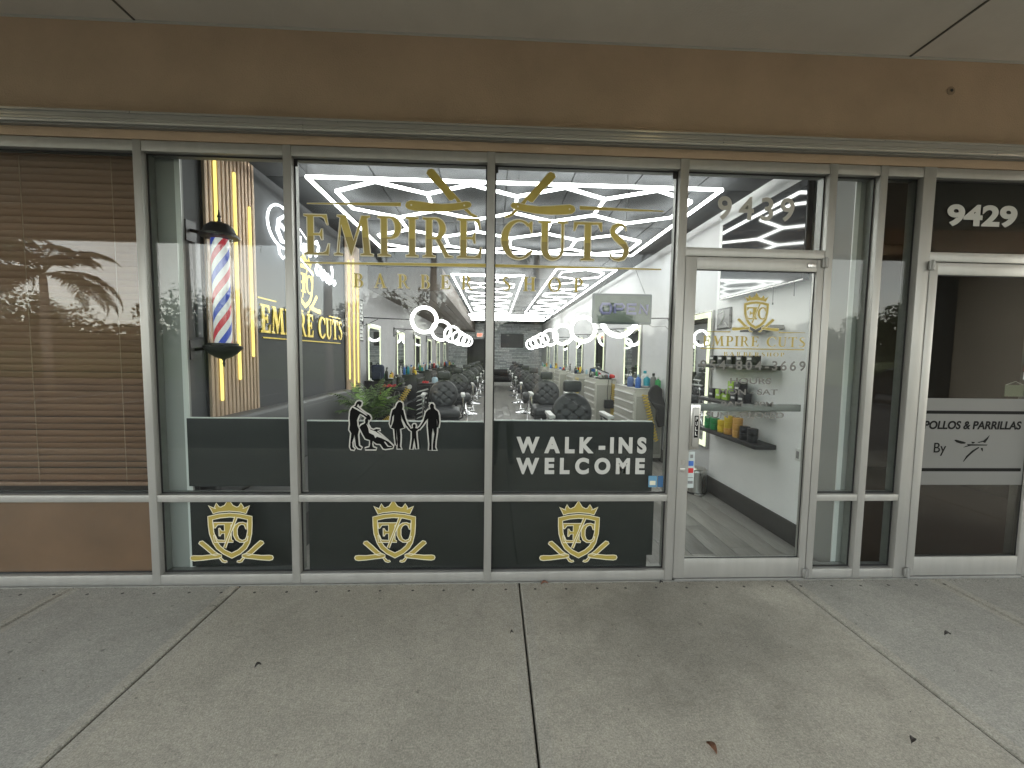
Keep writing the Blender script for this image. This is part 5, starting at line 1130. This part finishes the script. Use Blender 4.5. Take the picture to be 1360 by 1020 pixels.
# ------------------------------------------------------------------ the person taking the photo (seen reflected in the dark boards)
def person(x,y):
    t=thing('person','person in a dark shirt and black trousers holding up a phone, reflected in the glass','person',(x,y,0))
    V=[(0,0,.98),(0,.0,1.12),(0,.01,1.30),(0,.01,1.46),(0,.03,1.56),(0,.05,1.66),(0,.05,1.76)]
    Rd=[.155,.135,.15,.115,.055,.085,.078]; Ed=[(0,1),(1,2),(2,3),(3,4),(4,5),(5,6)]
    def chain(root,pts,rs):
        p=root
        for q,rr in zip(pts,rs): V.append(q); Rd.append(rr); Ed.append((p,len(V)-1)); p=len(V)-1
        return p
    hands=[]
    for s_ in (-1,1):
        chain(0,[(s_*.09,0,.90),(s_*.10,.02,.52),(s_*.11,-.02,.12),(s_*.115,.0,.055),(s_*.125,.16,.035)],[.095,.062,.045,.045,.036])
        hands.append(chain(3,[(s_*.17,0,1.43),(s_*.25,.04,1.20),(s_*.16,.20,1.40),(s_*.085,.26,1.50),(s_*.07,.275,1.545)],[.065,.047,.036,.028,.030]))
    for h,s_ in zip(hands,(-1,1)):
        bx=V[h]
        for k,(dz,l) in enumerate(((-.02,.055),(-.005,.07),(.012,.075),(.03,.07))): chain(h,[(bx[0]-s_*.0,bx[1]+.012,bx[2]+dz),(bx[0]-s_*l*.5,bx[1]+.03,bx[2]+dz+.004),(bx[0]-s_*l*.8,bx[1]+.022,bx[2]+dz)],[.010,.009,.008])
        chain(h,[(bx[0]-s_*.015,bx[1]-.02,bx[2]+.02),(bx[0]-s_*.04,bx[1]-.018,bx[2]+.035)],[.011,.009])
    me=bpy.data.meshes.new('body'); me.from_pydata(V,Ed,[]); o=bpy.data.objects.new('body',me); col.objects.link(o)
    md=o.modifiers.new('k','SKIN'); 
    if not me.skin_vertices: bpy.context.view_layer.objects.active=o; bpy.ops.mesh.customdata_skin_add()
    for i,sv in enumerate(me.skin_vertices[0].data): sv.radius=(Rd[i],Rd[i]*(.72 if i<4 else .95)); sv.use_root=(i==0)
    o.modifiers.new('s','SUBSURF').levels=2
    m2=bpy.data.meshes.new_from_object(o.evaluated_get(bpy.context.evaluated_depsgraph_get())); bpy.data.objects.remove(o)
    for m in (mat('skin_tone',(.35,.2,.13),.5),mat('dark_shirt',(.03,.032,.036),.9),mat('black_trousers',(.012,.012,.014),.9),mat('black_shoe',(.01,.01,.01),.4)): m2.materials.append(m)
    for p in m2.polygons:
        c=p.center; p.use_smooth=True
        p.material_index=3 if c.z<.10 else 2 if c.z<1.0 else 0 if (c.z>1.53 or c.y>.10) else 1
    o=bpy.data.objects.new('body',m2); col.objects.link(o); o.parent=t
    h=MB(); h.lathe([(.078,0),(.092,.03),(.088,.07),(.06,.10),(.02,.115)],(0,.035,1.735),18); h.build('hair',mat('black_hair',(.015,.012,.01),.7),t)
    f=MB(); f.lathe([(.012,0),(.008,.02),(.004,.03)],(0,.135,1.70),8); f.build('nose',mat('skin_tone',(.35,.2,.13)),t)
    ph=thing('phone','black phone held up in both hands','phone',(x,y,0)); MB().box(-.075,.075,.272,.281,1.525,1.60,b=.004).build('phone_body',BLACK,ph)
person(.14,-3.09)
# grit gathered along the sill and in the joints
m=MB()
for _ in range(900):
    if R.random()<.55: x=R.uniform(-3.6,4.2); y=-.012-abs(R.gauss(0,.022))
    elif R.random()<.5: x=R.choice(J)+R.gauss(0,.006); y=R.uniform(-3,-.02)
    else: x=R.uniform(-3,3.5); y=R.uniform(-1.6,-.05)
    q=R.uniform(.0012,.004); a=R.uniform(0,PI); ca,sa=math.cos(a)*q,math.sin(a)*q; k=R.uniform(.4,1)
    m.add([(x-ca,y-sa,.0004),(x+sa*k,y-ca*k,.0004),(x+ca,y+sa,.0004),(x-sa*k,y+ca*k,.0004),(x,y,q*.8)],[(0,1,4),(1,2,4),(2,3,4),(3,0,4)],R.randrange(3))
stuff(m.build('pavement_grit',[mat('grit_dark',(.04,.035,.03),.9),mat('grit_brown',(.12,.085,.05),.9),mat('grit_pale',(.5,.48,.42),.9)]))
# leaves and litter on the pavement
def leaf(x,y,rz,s,lab,c=(.16,.085,.04)):
    m=MB(); vs=[];n=8
    for i in range(n+1):
        f=i/n; w=math.sin(PI*f)**.8*.28; zz=.004+.012*math.sin(PI*f)
        vs+=[((f-.5)*s,-w*s,zz+.006),((f-.5)*s,0,zz-.002),((f-.5)*s,w*s,zz+.007)]
    fs=[]
    for i in range(n):
        for j in range(2): a=i*3+j; fs.append((a,a+3,a+4,a+1))
    m.add(vs,fs,0,True); o=m.build('dry_leaf',mat('dry_leaf_%02d'%int(c[0]*100),c,.8,noise=.3,scale=60)); o.location=(x,y,.001); o.rotation_euler=(0,0,rz); md=o.modifiers.new('s','SOLIDIFY'); md.thickness=.0012; return tag(o,lab,'leaf')
LV=[(.885,-1.235,1.9,.05,'reddish brown dry leaf on the concrete front right of centre',(.16,.075,.04)),(1.73,-1.23,.6,.035,'dark curled leaf on the concrete at lower right',(.03,.025,.02)),(-1.155,-.745,.9,.03,'tiny dark leaf on the slab left of centre',(.04,.035,.03)),(.115,-.53,.4,.018,'tiny dark speck leaf left of the middle joint',(.04,.035,.03)),(2.60,-.60,.1,.04,'dark twig like leaf on the right slab',(.04,.035,.03)),(.36,-.03,.2,.05,'reddish leaf lying against the sill under the crest pane',(.18,.08,.05)),(1.17,-.035,.5,.03,'black leaf against the sill beside the door',(.02,.02,.02))]
for a_ in LV: leaf(*a_)
